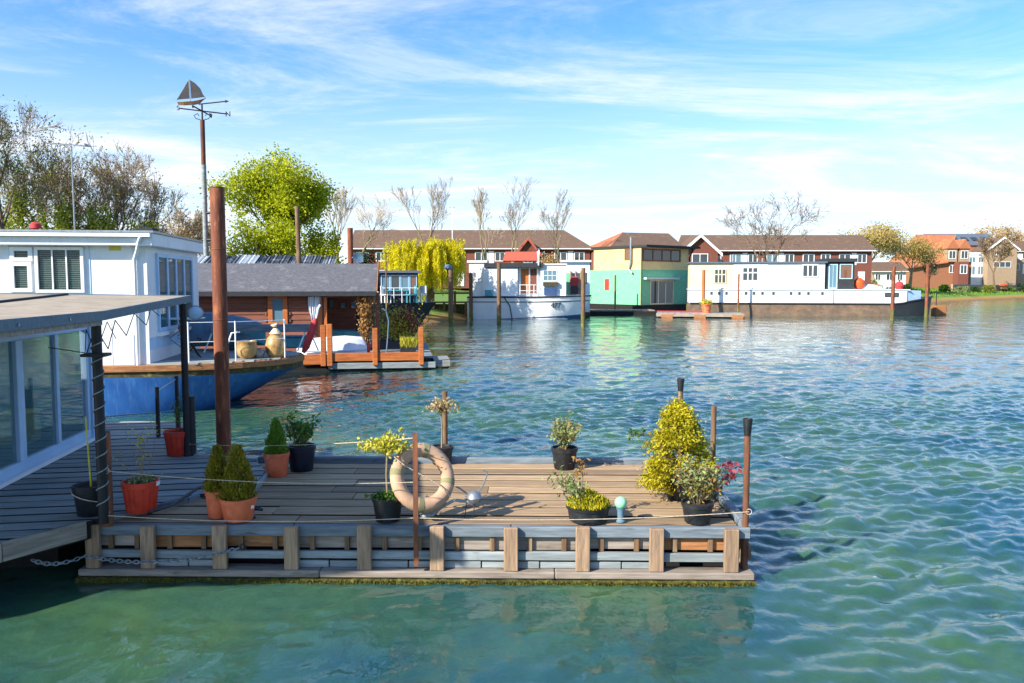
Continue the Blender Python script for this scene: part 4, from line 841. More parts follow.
for s in (0, 1):
    ye = vW-o_ if s == 0 else vB+o_; ze_ = zE-.06
    MB().add([(uL-.3, ye, ze_), (uR+.25, ye, ze_), (uR+.25, ym, zR), (uL-.3, ym, zR), (uL-.3, ye, ze_-.07), (uR+.25, ye, ze_-.07), (uR+.25, ym, zR-.07), (uL-.3, ym, zR-.07)],
             [(0, 1, 2, 3), (4, 7, 6, 5), (0, 4, 5, 1), (1, 5, 6, 2), (3, 2, 6, 7), (0, 3, 7, 4)]).build('roof_slope', m_shing, tH)
bx('eave_board', m_lead, tH, uL-.3, uR+.25, vW-o_-.03, vW-o_+.02, zE-.24, zE-.07)
MB().exx([(vW+.02, zE-.1), (vB-.02, zE-.1), (ym, zR-.1)], uR-.08, uR+.02).build('gable_wall', m_clad, tH)
for ye in (vW-o_, vB+o_): MB().add([(uR+.26, ye, zE-.2), (uR+.3, ye, zE-.2), (uR+.3, ym, zR-.12), (uR+.26, ym, zR-.12), (uR+.26, ye, zE-.04), (uR+.3, ye, zE-.04), (uR+.3, ym, zR+.05), (uR+.26, ym, zR+.05)], [(0, 1, 2, 3), (4, 7, 6, 5), (0, 4, 5, 1), (1, 5, 6, 2), (3, 2, 6, 7), (0, 3, 7, 4)]).build('barge_board', m_strake, tH)
u0, z0 = FB.pl(206, 280, vW+1.0); MB().obox((u0+.3, vW+.95, z0), (2.4, .06, .05), (0, R(-2), 0)).build('roof_batten', m_lead, tH)
# pontoon kerb and rail posts
u0, u1 = FB.pl(300, 356, 0)[0], FB.pl(328, 356, 0)[0]
bx('kerb_board', m_orangew, tH, u0, u1, -.05, .06, .26, .62, bevel=.01)
e = [u1+.02, FB.pl(375, 356, 0)[0], FB.pl(421, 356, 0)[0]]
for a, b_ in zip(e[:-1], e[1:]): bx('kerb_board', m_orangew, tH, a, b_-.02, -.04, .05, .36, .66, bevel=.01)
for px, yt in ((323, 325), (329.5, 324), (375, 328), (421, 327)): u, z = FB.pl(px, yt, 0); bx('rail_post', m_orangew, tH, u-.09, u+.09, -.10, .08, .2, z, bevel=.015)
bx('end_step', m_plat, tH, uE-.1, uE+.5, .3, 2.2, .1, .32); 
# things on the boathouse deck
def fth(fr, px, py, z, name, label, cat, rot=0, group=None): q = G(px, py, z); return thing(name, label, cat, (q.x, q.y, z), fr.a+rot, group)
t = fth(FB, 336, 356, DZ, 'covered_dinghy', 'white-covered dinghy lying on the boathouse deck', 'boat', R(12))
rings = []
for x, r, zt in ((-1.35, .04, .62), (-1.1, .36, .62), (-.4, .58, .68), (.4, .62, .72), (1.0, .55, .66), (1.12, .5, .5)): rings.append([(x, .4+r*math.cos(a)*1.0, .08+(zt-.08)*(.25+.75*max(0, math.sin(a))) if 0 < k < 8 else .05) for k, a in enumerate([k*math.pi/8 for k in range(9)])])
MB().loft(rings).build('cover', m_tarp, t, smooth=True); MB().path([(-1.2, -.05, .22), (-.4, -.2, .2), (.4, -.24, .2), (1.1, -.15, .22)], .035, 6).build('gunwale', m_frame, t)
t = fth(FB, 345, 351, DZ, 'teal_dinghy', 'pale blue open dinghy behind the white-covered one', 'boat', R(5))
rings = [[(x, .9-r, .75), (x, .9-r*.7, .1), (x, .9+r*.7, .1), (x, .9+r, .75), (x, .9+r*.9, .75), (x, .9+r*.6, .16), (x, .9-r*.6, .16), (x, .9-r*.9, .75)] for x, r in ((-1.5, .1), (-1, .5), (0, .68), (1, .62), (1.35, .5))]
MB().loft(rings).build('hull', m_teal, t); bx('thwart', m_strake, t, -.1, .12, .3, 1.5, .5, .55)
mb = MB().path([(.55, .6, .5), (.6, .6, 1.25)], [.12, .09], 8); mb.lathe([(.05, 0), (.14, .05), (.15, .2), (.08, .3)], 10, (.6, .6, 1.25)); mb.build('outboard_motor', m_black, t, smooth=True)
ux, zx = FB.pl(312, 297, vW-.1); q = FB.wld(ux, vW-.12, 0)
t = thing('curtain', 'white porch curtain gathered to one side of the boathouse opening', 'curtain', (q.x, q.y, 0), FB.a)
rings = []
for px0, px1, py in ((308, 320.5, 296.5), (308, 320, 303), (309, 318.5, 311), (311, 316.5, 317), (311.5, 314.5, 321), (310.5, 314, 326), (310, 313, 333)):
    a0, z = FB.pl(px0, py, vW-.12); a1, _ = FB.pl(px1, py, vW-.12); m = 12
    f_ = [(a0-ux+(a1-a0)*k/m, .05*math.sin(k*2.4), z) for k in range(m+1)]; rings.append(f_+[(x, y+.02, z) for x, y, z in reversed(f_)])
MB().loft(rings).build('cloth', m_tarp, t, smooth=True); a0 = FB.pl(307, 296, vW)[0]-ux; MB().tube((a0, .0, zx+.04), (a0+.7, 0, zx+.04), .02).build('curtain_rod', m_iron, t)
u, z = FB.pl(365, 292, vW-.2); q = FB.wld(u, vW-.2, 0); t = thing('hanging_dried_plant', 'brown dried climber hanging at the right porch corner of the boathouse', 'plant', (q.x, q.y, 0), FB.a)
N = 1300; zz_ = rng.uniform(DZ+.35, z, N); rr = .07+.10*np.clip((zz_-DZ)/(z-DZ), 0, 1); C = np.stack([rng.normal(size=N)*rr, rng.normal(size=N)*rr*.6, zz_], 1); D = rng.normal(size=C.shape); D[:, 2] -= 1.2; leaf_mesh('foliage', C, D, .14, .05, l_dry, t); MB().path([(0, 0, DZ), (.03, 0, 1.4), (-.03, 0, z)], .025, 5).build('stem', m_bark, t)
t = fth(FB, 366.5, 353, DZ, 'red_bucket', 'red bucket at the foot of the dried climber', 'bucket'); MB().lathe([(.13, 0), (.17, .34), (.18, .34), (.18, .37), (.15, .37)], 14).build('body', m_red, t, smooth=True); MB().path([(.17*math.cos(a), 0, .36+.12*math.sin(a)) for a in [k*math.pi/8 for k in range(9)]], .008, 5).build('handle', m_steel, t)
t = fth(FB, 398, 349.5, DZ, 'dark_planter', 'long dark blue planter with pink and green bush on the boathouse deck', 'planter')
bx('trough', m_navy, t, -.75, .75, .1, .55, 0, .38, bevel=.02); bx('soil', m_soil, t, -.7, .7, .15, .5, .381, .4)
C = rng.normal(size=(1500, 3))*np.array([.42, .22, .36])+np.array([0, .3, .95]); C[:, 2] = np.maximum(C[:, 2], .4); leaf_mesh('foliage', C, rng.normal(size=C.shape), .12, .06, l_lime, t)
C = rng.normal(size=(700, 3))*np.array([.34, .2, .25])+np.array([.3, .25, 1.15]); leaf_mesh('blossom', C, rng.normal(size=C.shape), .1, .07, l_red, t)
mb = MB(); [mb.path([(random.uniform(-.5, .5), .3, .38), (random.uniform(-.5, .6), .3, 1.0), (random.uniform(-.6, .8), .3, 1.4)], .012, 5) for _ in range(7)]; mb.build('stem', m_bark, t)
t = fth(FB, 408, 353, DZ, 'grass_planter', 'small planter of spiky green grass at the deck corner of the boathouse', 'planter'); bx('trough', m_black, t, -.3, .3, 0, .3, 0, .22, bevel=.02); bx('soil', m_soil, t, -.27, .27, .03, .27, .221, .23)
N = 260; C = np.stack([rng.uniform(-.28, .35, N), rng.uniform(0, .3, N), rng.uniform(.3, .5, N)], 1); D = rng.normal(size=C.shape)*.35; D[:, 2] = 1; leaf_mesh('foliage', C, D, .35, .03, l_lime, t)
u, z = FB.pl(378, 300, vW); q = FB.wld(u+.25, vW-.1, 0); t = thing('arched_hose', 'grey hose arching down the right porch post of the boathouse', 'hose', (q.x, q.y, 0), FB.a); MB().path([(-.1, 0, 2.2), (.05, 0, 2.1), (.15, 0, 1.7), (.1, 0, 1.0), (.05, 0, DZ)], .03, 6).build('pipe', m_bluegrey, t, smooth=True)
# --- houseboat with a corrugated roof behind
FK = Fr(P(200, 300, 38.5), A8); t = thing('corrugated_roof_houseboat', 'low houseboat with dark corrugated roof sheets behind the brown boathouse', 'houseboat', FK.wld(0, 0), FK.a)
a, b_ = FK.pl(185, 262, 0)[0], FK.pl(332, 262, 0)[0]; z0 = FK.pl(260, 268, 0)[1]; z1 = FK.pl(260, 256, 2.2)[1]
bx('wall', m_clad, t, a, b_, 0, 4, -.3, z0-.05); n_ = 9; w = (b_-a)/n_
for i in range(n_):
    mb = MB(); k0 = len(mb.v); m = 16; x0 = a+i*w
    pr = [(x0+(w+.1)*k/m, .045*math.cos(k*math.pi*.75)) for k in range(m+1)]
    tp = [[(x, y, z0+zz+(z1-z0)*(y+.3)/2.5+.05*(i % 2)) for x, zz in pr]+[(x, y, z0+zz-.03+(z1-z0)*(y+.3)/2.5+.05*(i % 2)) for x, zz in reversed(pr)] for y in (-.3, 2.2)]
    mb.loft(tp).build('roof_sheet', m_bgroof if i not in (0, 3) else m_pgrey, t)
bx('back_roof', m_bgroof, t, a, b_, 2.2, 4.2, z1-.5, z1-.35)
t = pile('mooring_pile', 'rusty red pile carrying the satellite dish behind the boathouse roof', 352, 228, 352, .13, m_pile); 
b_ = G(352, 352, 0); q = P(358, 258, b_.y-.25)
td = thing('satellite_dish', 'grey-green satellite dish on the rusty pile behind the boathouse ridge', 'satellite dish', tuple(q)); td.rotation_euler = (R(78), 0, R(25))
MB().lathe([(.02, -.05), (.14, -.035), (.24, 0), (.25, .012), (.14, -.015), (.02, -.03)], 20).build('reflector', m_bluegrey, td, smooth=True); MB().path([(0, -.2, 0), (0, -.1, .25)], .012, 6).build('feed_arm', m_steel, td); MB().tube((0, 0, -.05), (-.2, .1, -.3), .02).build('bracket', m_steel, td)
pile('mooring_pile', 'slim leaning timber pile rising over the boathouse roof', 302, 206, 352, .11, m_pilew, lean=.12)
# --- dark-hulled boat with glazed deckhouse beyond the boathouse
FD_ = Fr(P(380, 310, 40), A8); t = thing('glazed_deckhouse_boat', 'dark-hulled boat with blue glazed deckhouse beyond the boathouse', 'boat', FD_.wld(0, 0), FD_.a)
zd = FD_.pl(400, 303, 0)[1]; uT = FD_.pl(437, 303, 1.5)[0]; uS = -4
rings = []
for i in range(9):
    f = i/8; u = uS+(uT-uS)*f; g = max(0, (f-.5)/.5); hb = 1.7*(1-g**2)+.03; k = 1.5*g
    rings.append([(u, 1.7-hb, zd), (u-.8*g, 1.7-hb*.85, zd*.5), (u-1.5*g, 1.7-hb*.7, -.3), (u-1.5*g, 1.7+hb*.7, -.3), (u-.8*g, 1.7+hb*.85, zd*.5), (u, 1.7+hb, zd)])
MB().loft(rings).build('hull', m_bhblack, t, smooth=True)
a, z1 = FD_.pl(370, 272.5, .5); b_, _ = FD_.pl(418, 272, .5); bx('deckhouse', m_lead, t, a, b_, .56, 2.8, zd, z1-.02); bx('deckhouse_roof', m_slate, t, a-.1, b_+.12, .35, 2.9, z1-.02, z1+.1)
for c, d, gm in ((381, 390, g_blue), (390.5, 400, g_dark), (400.5, 409, g_blue), (409.5, 417, g_warm)): x0 = FD_.pl(c, 285, .56)[0]; x1 = FD_.pl(d, 285, .56)[0]; window(t, 'f', .56, x0, x1, zd+.35, z1-.12, 1, 1, fm=m_frame, gm=gm, fw=.04, proud=.05)
mb = MB()
for px in (378, 386, 394, 402, 410, 418): u = FD_.pl(px, 300, .2)[0]; mb.tube((u, .25, zd), (u, .25, zd+.75), .018, n=6)
u0, u1 = FD_.pl(378, 300, .2)[0], FD_.pl(418, 300, .2)[0]; mb.tube((u0, .25, zd+.75), (u1, .25, zd+.75), .018, n=6); mb.tube((u0, .25, zd+.4), (u1, .25, zd+.4), .012, n=6); mb.build('guard_rail', m_trim, t)
def small_table(fr, px, v, z, lab):
    u = fr.pl(px, 295, v)[0]; t = thing('deck_table', lab, 'table', fr.wld(u, v, z), fr.a); bx('top', m_teal, t, -.55, .55, 0, .3, .6, .65); [bx('leg', m_teal, t, x-.025, x+.025, y, y+.05, 0, .6) for x in (-.48, .48) for y in (.02, .23)]
def small_chair(fr, px, v, z, lab, mat, rot=0):
    u = fr.pl(px, 295, v)[0]; t = thing('deck_chair', lab, 'chair', fr.wld(u, v, z), fr.a+rot, 'chairs on the dark-hulled boat'); bx('seat', mat, t, -.2, .2, -.2, .2, .4, .44); bx('backrest', mat, t, -.2, .2, .17, .21, .46, .85); [bx('leg', mat, t, x-.02, x+.02, y-.02, y+.02, 0, .4) for x in (-.17, .17) for y in (-.17, .17)]
small_table(FD_, 397, .02+.24, zd, 'turquoise table on the deck of the dark-hulled boat')
small_chair(FD_, 386, .3, zd, 'white chair left of the turquoise table', m_trim, R(60)); small_chair(FD_, 412, .35, zd, 'turquoise chair right of the turquoise table', m_teal, R(-70)); small_chair(FD_, 421, .7, zd, 'white chair on the foredeck of the dark-hulled boat', m_trim, R(-40))
q = G(387, 352, .0); t = thing('bamboo_pole', 'thin upright pole beside the flowering planter', 'pole', (q.x, q.y, -.3)); MB().tube((0, 0, 0), (0, 0, P(387, 254, q.y).z+.3), .035, .03, 8).build('shaft', m_pilew, t); MB().lathe([(.02, 0), (.045, .01), (.045, .06), (.01, .08)], 8, (0, 0, P(387, 254, q.y).z+.3)).build('cap', m_lead, t)
# ================================================================== WHITE HOUSEBOAT ON THE BLUE HULL
c0 = P(150, 360, 19.3); FW = Fr(c0, A8); tW = thing('blue_hulled_houseboat', 'white flat-roofed houseboat on a blue steel hull', 'houseboat', FW.wld(0, 0), FW.a)
DK = 1.2; uTip, vTip = FW.g(303, 355, DK).x, FW.g(303, 355, DK).y; uN = FW.g(90, 366, DK).x-9; vN = -.25; BW = 2*(vTip-vN)
rings = []
us = [uN]+[-1.2+(uTip+1.2)*f for f in (0, .15, .3, .45, .6, .72, .82, .9, .96, 1)]
for u in us:
    f = max(0, (u+1.2)/(uTip+1.2)); hb = BW/2*math.sqrt(max(0, 1-f**2.6))+.02; k = f**1.6
    zt = DK-.28
    rings.append([(u, vTip-hb, zt), (u-.75*k, vTip-hb*.97, zt*.62), (u-2.0*k, vTip-hb*.92, -.02), (u-2.4*k, vTip-hb*.85, -.4), (u-2.4*k, vTip+hb*.85, -.4), (u-2.0*k, vTip+hb*.92, -.02), (u-.75*k, vTip+hb*.97, zt*.62), (u, vTip+hb, zt)])
MB().loft(rings).build('hull', m_bhull, tW, smooth=True)
edge = [(r[0][0], r[0][1]) for r in rings]; fare = [(r[-1][0], r[-1][1]) for r in rings]
MB().prism(edge+fare[::-1], DK-.28, DK-.14).build('mossy_band', m_mossy, tW)
ex = [(x+.03, y-.05) for x, y in edge]+[(x+.03, y+.05) for x, y in fare[::-1]]; MB().prism(ex, DK-.14, DK).build('timber_strake', m_strake, tW)
nb = 16
for i in range(nb):      # deck boards across the bow
    v0 = vN+.12+(BW-.24)*i/nb; v1 = v0+(BW-.24)/nb-.02; vm = (v0+v1)/2; hbv = abs(vm-vTip)/(BW/2)
    fm = (max(0, 1-min(1, hbv)**2))**(1/2.6); ue = -1.2+(uTip+1.2)*fm-.12
    if ue > .2: bx('deck_board', m_plat, tW, -.05, ue, v0, v1, DK+.002, DK+.03)
zt = FW.pl(100, 233, 0)[1]; zf = FW.pl(100, 245.5, -.28)[1]; vE = FW.ps(203, 243, .1)[0]; wu = -13
bx('wall', m_white, tW, wu, 0, 0, vE-.3, DK+.001, zt-.08)
bx('roof_fascia', m_white, tW, wu-.2, .22, -.28, vE, zf, zt, bevel=.015); bx('roof_edge', m_steel, tW, wu-.2, .26, -.32, vE+.04, zt, zt+.05)
bx('roof_vent', m_lead, tW, -.05, .24, -.3, .2, zt+.05, zt+.12)
def wpx(px0, px1, py0, py1): a, z1 = FW.pl(px0, py0, 0); b_, z0 = FW.pl(px1, py1, 0); return a, b_, z0, z1
def blind(t_, a, b_, z0, z1, n_):
    mb = MB()
    for i in range(n_):
        z = z0+(z1-z0)*(i+.5)/n_; mb.obox(((a+b_)/2, -.006, z), (b_-a, .012, (z1-z0)/n_*.42), (R(12), 0, 0))
    mb.build('blind', m_vent, t_)
for r_, nx, nb_ in (((10.5, 33.5, 247, 261.5), 1, 4), ((10.5, 33.5, 262, 292), 1, 12), ((35, 85.5, 247, 292.5), 3, 20)):
    a, b_, z0, z1 = wpx(*r_); w = window(tW, 'f', 0, a, b_, z0, z1, nx, 1, fm=m_trim, gm=g_blind, fw=.07 if nx > 1 else .09, bar=.03, proud=.07); 
    for c in w.children: pass
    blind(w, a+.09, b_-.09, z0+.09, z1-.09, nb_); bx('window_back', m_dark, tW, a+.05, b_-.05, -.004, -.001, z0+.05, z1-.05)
a, b_, z0, z1 = wpx(109, 121, 246, 250.5); bx('yellow_plate', m_yel, tW, a, b_, -.012, 0, z0, z1)
for px in (8.5, 88.5): a, _, z0, z1 = wpx(px, px+1, 246, 360); bx('panel_joint', m_frame, tW, a, a+.025, -.012, 0, DK+.01, zf)
MB().path([(-.0, -.36, zt-.06), (-.05, -.36, zt-.18), (-.18, -.14, zf-.12), (-.26, -.06, zf-.3), (-.26, -.06, DK)], .04, 8).build('downpipe', m_trim, tW, smooth=True)
MB().box(wu, .2, -.40, -.30, zt-.10, zt-.02).build('gutter', m_trim, tW)
# glazed side with four tall lights
v0, z1 = FW.ps(155, 253, 0); v1, _ = FW.ps(190.5, 253, 0); zl_ = DK+.75
window(tW, 'r', 0, v0, v1, zl_, z1, 4, 1, fm=m_frame, gm=g_teal, fw=.1, bar=.12, proud=.06, name='tall_window')
for k in range(4):
    a_ = v0+.1+(v1-v0-.2)*k/4; bx('orange_reflection_strip', m_tileo, tW, .003, .008, a_+.07, a_+(v1-v0-.2)/4-.07, z1-.75, z1-.1)  # orange strips added behind the upper panes to imitate a reflection
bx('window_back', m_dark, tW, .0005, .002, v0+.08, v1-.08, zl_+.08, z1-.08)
bx('sill', m_trim, tW, .0, .12, v0-.1, v1+.1, zl_-.1, zl_-.003)
bx('side_trim', m_frame, tW, .0, .02, .02, vE-.34, DK+.35, zl_-.11)
# deck clutter on the bow
def bow(name, label, cat, px, py, rot=0, group=None): q = G(px, py, DK+.03); return thing(name, label, cat, (q.x, q.y, DK+.03), FW.a+rot, group)
t = bow('hose_reel', 'coil of green hose beside the white wall corner', 'hose', 151, 358)
mb = MB()
for i in range(6): mb.path([((.16+.012*(i % 3))*math.cos(a), -.03*i, .34+(.27+.01*i)*math.sin(a)) for a in [k*math.pi/10 for k in range(20)]], .022, 6, closed=True)
mb.build('hose_coil', m_hose, t, smooth=True); MB().path([(-.14, .02, 0), (0, -.08, .62), (.14, .02, 0)], .015, 6).build('stand', m_steel, t)
t = bow('folding_table', 'white scissor-legged folding table on the blue-hulled boat', 'table', 170, 357)
mb = MB(); bx('table_top', m_pgrey, t, -.75, .75, -.05, .75, .98, 1.02, bevel=.01)
for y in (0, .7):
    for s in (-1, 1): mb.path([(s*.6, y, 0), (-s*.6, y, .97)], .014, 6)
mb.build('scissor_leg', m_steel, t); 
t = bow('covered_rowing_boat', 'blue-grey tarpaulin-covered stack of boats behind the tall pile', 'boat', 205, 352, R(5))
rings = []
for x, r, zt_ in ((-1.5, .08, .7), (-1.0, .42, .95), (0, .55, 1.1), (1.0, .45, .95), (1.5, .1, .75)): rings.append([(x, .8+r*math.cos(a), .3+(zt_-.3)*math.sin(a)) for a in [k*math.pi/8 for k in range(9)]])
MB().loft(rings).build('tarpaulin', m_bluegrey, t, smooth=True); rings = [[(x, .75-r, .52), (x, .75, .1), (x, .75+r, .52)] for x, r in ((-1.6, .05), (-.9, .42), (.9, .42), (1.6, .05))]; MB().loft(rings).build('hull', m_teal, t)
[bx('trestle', m_iron, t, x-.05, x+.05, .3, 1.2, 0, .16) for x in (-.8, .8)]
t = bow('folding_chair', 'dark folding chair in front of the tarpaulin', 'chair', 192, 358, R(20))
mb = MB(); [mb.path(p, .016, 6) for y in (0, .42) for p in ([(-.22, y, 0), (.24, y, .5)], [(.22, y, 0), (-.26, y, .85)])]; mb.build('frame', m_iron, t); MB().obox((.02, .21, .44), (.42, .4, .02)).build('seat', m_navy, t); MB().obox((-.24, .21, .68), (.02, .42, .26), (0, R(-20), 0)).build('backrest', m_rcloth, t)
t = bow('deck_bench', 'long dark slatted bench with white A-frame legs on the bow', 'bench', 262, 352)
for i in range(3): bx('slat', m_greyb, t, -1.35, 1.35, -.05+i*.17, .1+i*.17, .72, .76)
bx('front_board', m_greyb, t, -1.35, 1.35, -.09, -.055, .56, .78)
for x in (-1.3, 1.25):
    for s in (-1, 1): MB().path([(x+s*.28, .15+s*.1, 0), (x, .15, .72)], .022, 8).build('leg', m_trim, t)
for i, (px, py, m_, lab) in enumerate([(238, 350, m_teal, 'teal storage tub behind the clay pot'), (292, 349, m_teal, 'small teal tub behind the ceramic jar')]):
    t = bow('storage_tub', lab, 'tub', px, py, 0, 'teal tubs on the bow'); MB().prism([(-.38, .3), (.38, .3), (.38, .75), (-.38, .75)], 0, .32).build('body', m_, t, bevel=.03); bx('lid', m_bluegrey, t, -.4, .4, .28, .77, .322, .37, bevel=.01)
t = bow('clay_pot', 'round yellow clay pot on the bow deck', 'pot', 247, 358.5); MB().lathe([(.14, 0), (.24, .1), (.27, .26), (.24, .4), (.26, .44), (.22, .46), (.2, .4)], 22).build('body', m_cer, t, smooth=True); MB().lathe([(.2, .405), (.12, .44), (.02, .45)], 16).build('soil', m_soil, t)
t = bow('ceramic_jar', 'lidded ceramic jar with a bird-shaped knob on the bow', 'jar', 276, 357); MB().lathe([(.17, 0), (.25, .12), (.27, .32), (.22, .5), (.14, .58), (.15, .62)], 22).build('body', m_cer, t, smooth=True)
ld = MB().lathe([(.16, .62), (.1, .7), (.05, .76)], 16).build('lid', m_cream, t, smooth=True); MB().loft([[(x, r*math.cos(a), z+r*math.sin(a)) for a in [k*math.pi/3 for k in range(6)]] for x, z, r in ((-.12, .84, .01), (-.05, .83, .05), (.03, .86, .06), (.08, .93, .035), (.15, .93, .005))]).build('bird_knob', m_cream, ld, smooth=True)
q = G(258, 358, DK+.03); 
t = bow('small_stone_pot', 'small grey bowl between the clay pot and the ceramic jar', 'bowl', 259, 358); MB().lathe([(.1, 0), (.15, .12), (.17, .2), (.14, .2), (.1, .14)], 16).build('body', m_steel, t, smooth=True); MB().lathe([(.09, .141), (.02, .15)], 12).build('water', m_navy, t)
t = bow('red_fender', 'red rolled fender leaning at the bow tip', 'fender', 296, 354.5); MB().path([(.18, .1, .04), (.26, .1, .2), (.5, .12, .85), (.54, .12, .98)], [.05, .1, .1, .03], 12).build('body', m_rcloth, t, smooth=True); MB().path([(.54, .12, .98), (.6, .12, 1.25), (.66, .12, 1.35)], .03, 6).build('strap', m_tarp, t)
# bow railing
t = bow('bow_railing', 'thin white wire railing around the bow of the blue hull', 'railing', 190, 362); base = t.location.copy(); inv = Fr(base, FW.a)
def rl(px, py, z): q = G(px, py, z); return inv.loc(q)-Vector((0, 0, DK+.03))
st = [rl(px, py, DK+.03) for px, py in ((113, 365), (189, 362.5), (236, 361), (285, 357.5))]
for p in st: MB().tube((p.x, p.y, 0), (p.x, p.y, 1.0), .018, n=8).build('stanchion', m_trim, t)
for z in (.5, .98): MB().path([(p.x, p.y, z) for p in st[1:]], .008, 5).build('wire', m_trim, t)
MB().path([(st[2].x-.35, st[2].y+.05, 0), (st[2].x-.1, st[2].y+.05, .7), (st[2].x+.1, st[2].y+.05, .72)], .02, 6).build('brace', m_trim, t)
# rooftop aerial and windsock-like red cowl
b_ = P(75, 237, 20.5); t = thing('television_aerial', 'television aerial on a thin mast above the white roof', 'aerial', (b_.x, b_.y, zt+.05)); hz_ = P(75, 146, 20.5).z-zt-.05
MB().tube((0, 0, 0), (0, 0, hz_), .02, .015, 8).build('mast', m_steel, t); MB().tube((-.62, 0, hz_+.06), (.5, 0, hz_-.02), .012, n=6).build('boom', m_steel, t)
for i in range(9): x = -.6+i*.135; MB().tube((x, -.16-.008*i, hz_+.06-.0095*i*1), (x, .16+.008*i, hz_+.06-.0095*i*1+.03), .006, n=5).build('element', m_steel, t)
MB().obox((.38, 0, hz_+.02), (.012, .2, .07)).build('reflector', m_steel, t)
b_ = P(36, 236, 20); t = thing('red_roof_cowl', 'small red hooded cowl on the white roof', 'cowl', (b_.x, b_.y, zt+.05)); MB().lathe([(.07, 0), (.07, .1), (.14, .12), (.12, .22), (.03, .28)], 12).build('hood', m_rcloth, t, smooth=True); MB().tube((0, 0, -.02), (0, 0, .1), .05).build('pipe', m_steel, t)
# ================================================================== FOREGROUND: floating dock
A = G(84, 578, 0); B = G(750, 582.5, 0); FD = Fr(A, math.atan2(B.y-A.y, B.x-A.x)); WD = (B-A).length; DD = FD.g(600, 462, .6).y; ZD = .60
tD = thing('floating_dock', 'long plank-decked floating dock in the foreground', 'dock', FD.wld(0, 0), FD.a)
bx('float', m_dark, tD, .06, WD-.06, .30, DD-.04, -.35, .28); bx('bearer', m_dark, tD, .1, WD-.1, .24, .30, .28, .46); bx('under_deck', m_dark, tD, .1, WD-.1, .34, DD-.2, .28, .38)
rows = 9; pv = (DD-.11-.09)/rows; rs = random.Random(3)
pw_ = {}
def plank_mesh(L, w, th, key):
    if key in pw_: return pw_[key]
    c = .008; prof = [(0, -th), (w, -th), (w, -c), (w-c, 0), (c, 0), (0, -c)]
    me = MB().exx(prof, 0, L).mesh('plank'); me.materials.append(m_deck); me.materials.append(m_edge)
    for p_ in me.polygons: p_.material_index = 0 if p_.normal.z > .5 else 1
    pw_[key] = me; return me
for i in range(rows):
    v = .10+pv*i; cuts = [.02]; 
    while cuts[-1] < WD-2.2: cuts.append(cuts[-1]+rs.uniform(1.9, 3.4))
    cuts[-1] = WD-.12
    for a, b_ in zip(cuts[:-1], cuts[1:]):
        for k in range(1):
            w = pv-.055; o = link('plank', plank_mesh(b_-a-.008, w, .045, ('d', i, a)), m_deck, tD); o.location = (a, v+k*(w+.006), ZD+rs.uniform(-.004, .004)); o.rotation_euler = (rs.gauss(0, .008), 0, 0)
# front face: top beam, posts, rails, bottom beam
pxs = (92, 147, 219, 291, 364, 437, 511, 583, 657, 732); pu = [FD.pl(px, 548, -.06)[0] for px in pxs]
cu = [0, pu[3], pu[6], WD]
for a, b_ in zip(cu[:-1], cu[1:]): bx('edge_beam', m_greyb, tD, a+.003, b_-.003, 0, .085, .475, .592, bevel=.008)
for k, u in enumerate(pu):
    o = bx('post', m_post, tD, u-.076, u+.076, -.068+rs.uniform(-.006, .006), -.002, .128, .60+rs.uniform(-.008, .012), bevel=.008)
for a, b_ in zip(pu[:-1], pu[1:]):
    L = b_-a
    bx('mid_rail', m_pale, tD, a-.03, b_+.0295-.06, .002, .05, .225+rs.uniform(-.01, .01), .315+rs.uniform(-.008, .008), bevel=.006)
    h1 = a+L*rs.uniform(.4, .6)
    if rs.random() < .8:
        bx('lower_board', m_pale, tD, a-.02, h1-.006, .02, .055, .13, .205, bevel=.005); bx('lower_board', m_pale, tD, h1+.006, b_-.04, .03, .06, .13, .2, bevel=.005)
    for f in (.26, .74): bx('spacer_block', m_pilew, tD, a+L*f-.025, a+L*f+.025, .03, .068, .32, .472)
    bx('liner_board', m_strake if rs.random() < .4 else m_beam, tD, a+.02, b_-.02, .07, .10, .322+rs.uniform(-.004, .02), .472)
bc = [0-.02, WD*.36, WD*.71, WD+.03]
for a, b_ in zip(bc[:-1], bc[1:]): bx('bottom_beam', m_beam, tD, a+.002, b_-.002, -.085, .14, .05, .126, bevel=.012)
# weed along the waterline
mb = MB(); n_ = 140; rings = []
for i in range(n_+1):
    u = -.03+(WD+.07)*i/n_; r = rs.uniform(.035, .07); rings.append([(u, -.06-r*.6, .04+rs.uniform(-.01, .008)), (u, -.085-r, -.02), (u, -.09, -.14), (u, .1, -.14), (u, .1, .049)])
mb.loft(rings).build('waterline_weed', m_algae, tD, smooth=True)
N = 5200; C = np.stack([rng.uniform(-.02, WD+.03, N), -.115-np.abs(rng.normal(size=N))*.012, rng.uniform(-.06, .045, N)], 1); D = rng.normal(size=C.shape)*.5; D[:, 2] -= 1
o = leaf_mesh('weed_fringe', C, D, .034, .012, LEAF('weed_leaf', '3a4012', '706c1e', .2, 3), tD); o['kind'] = 'stuff'
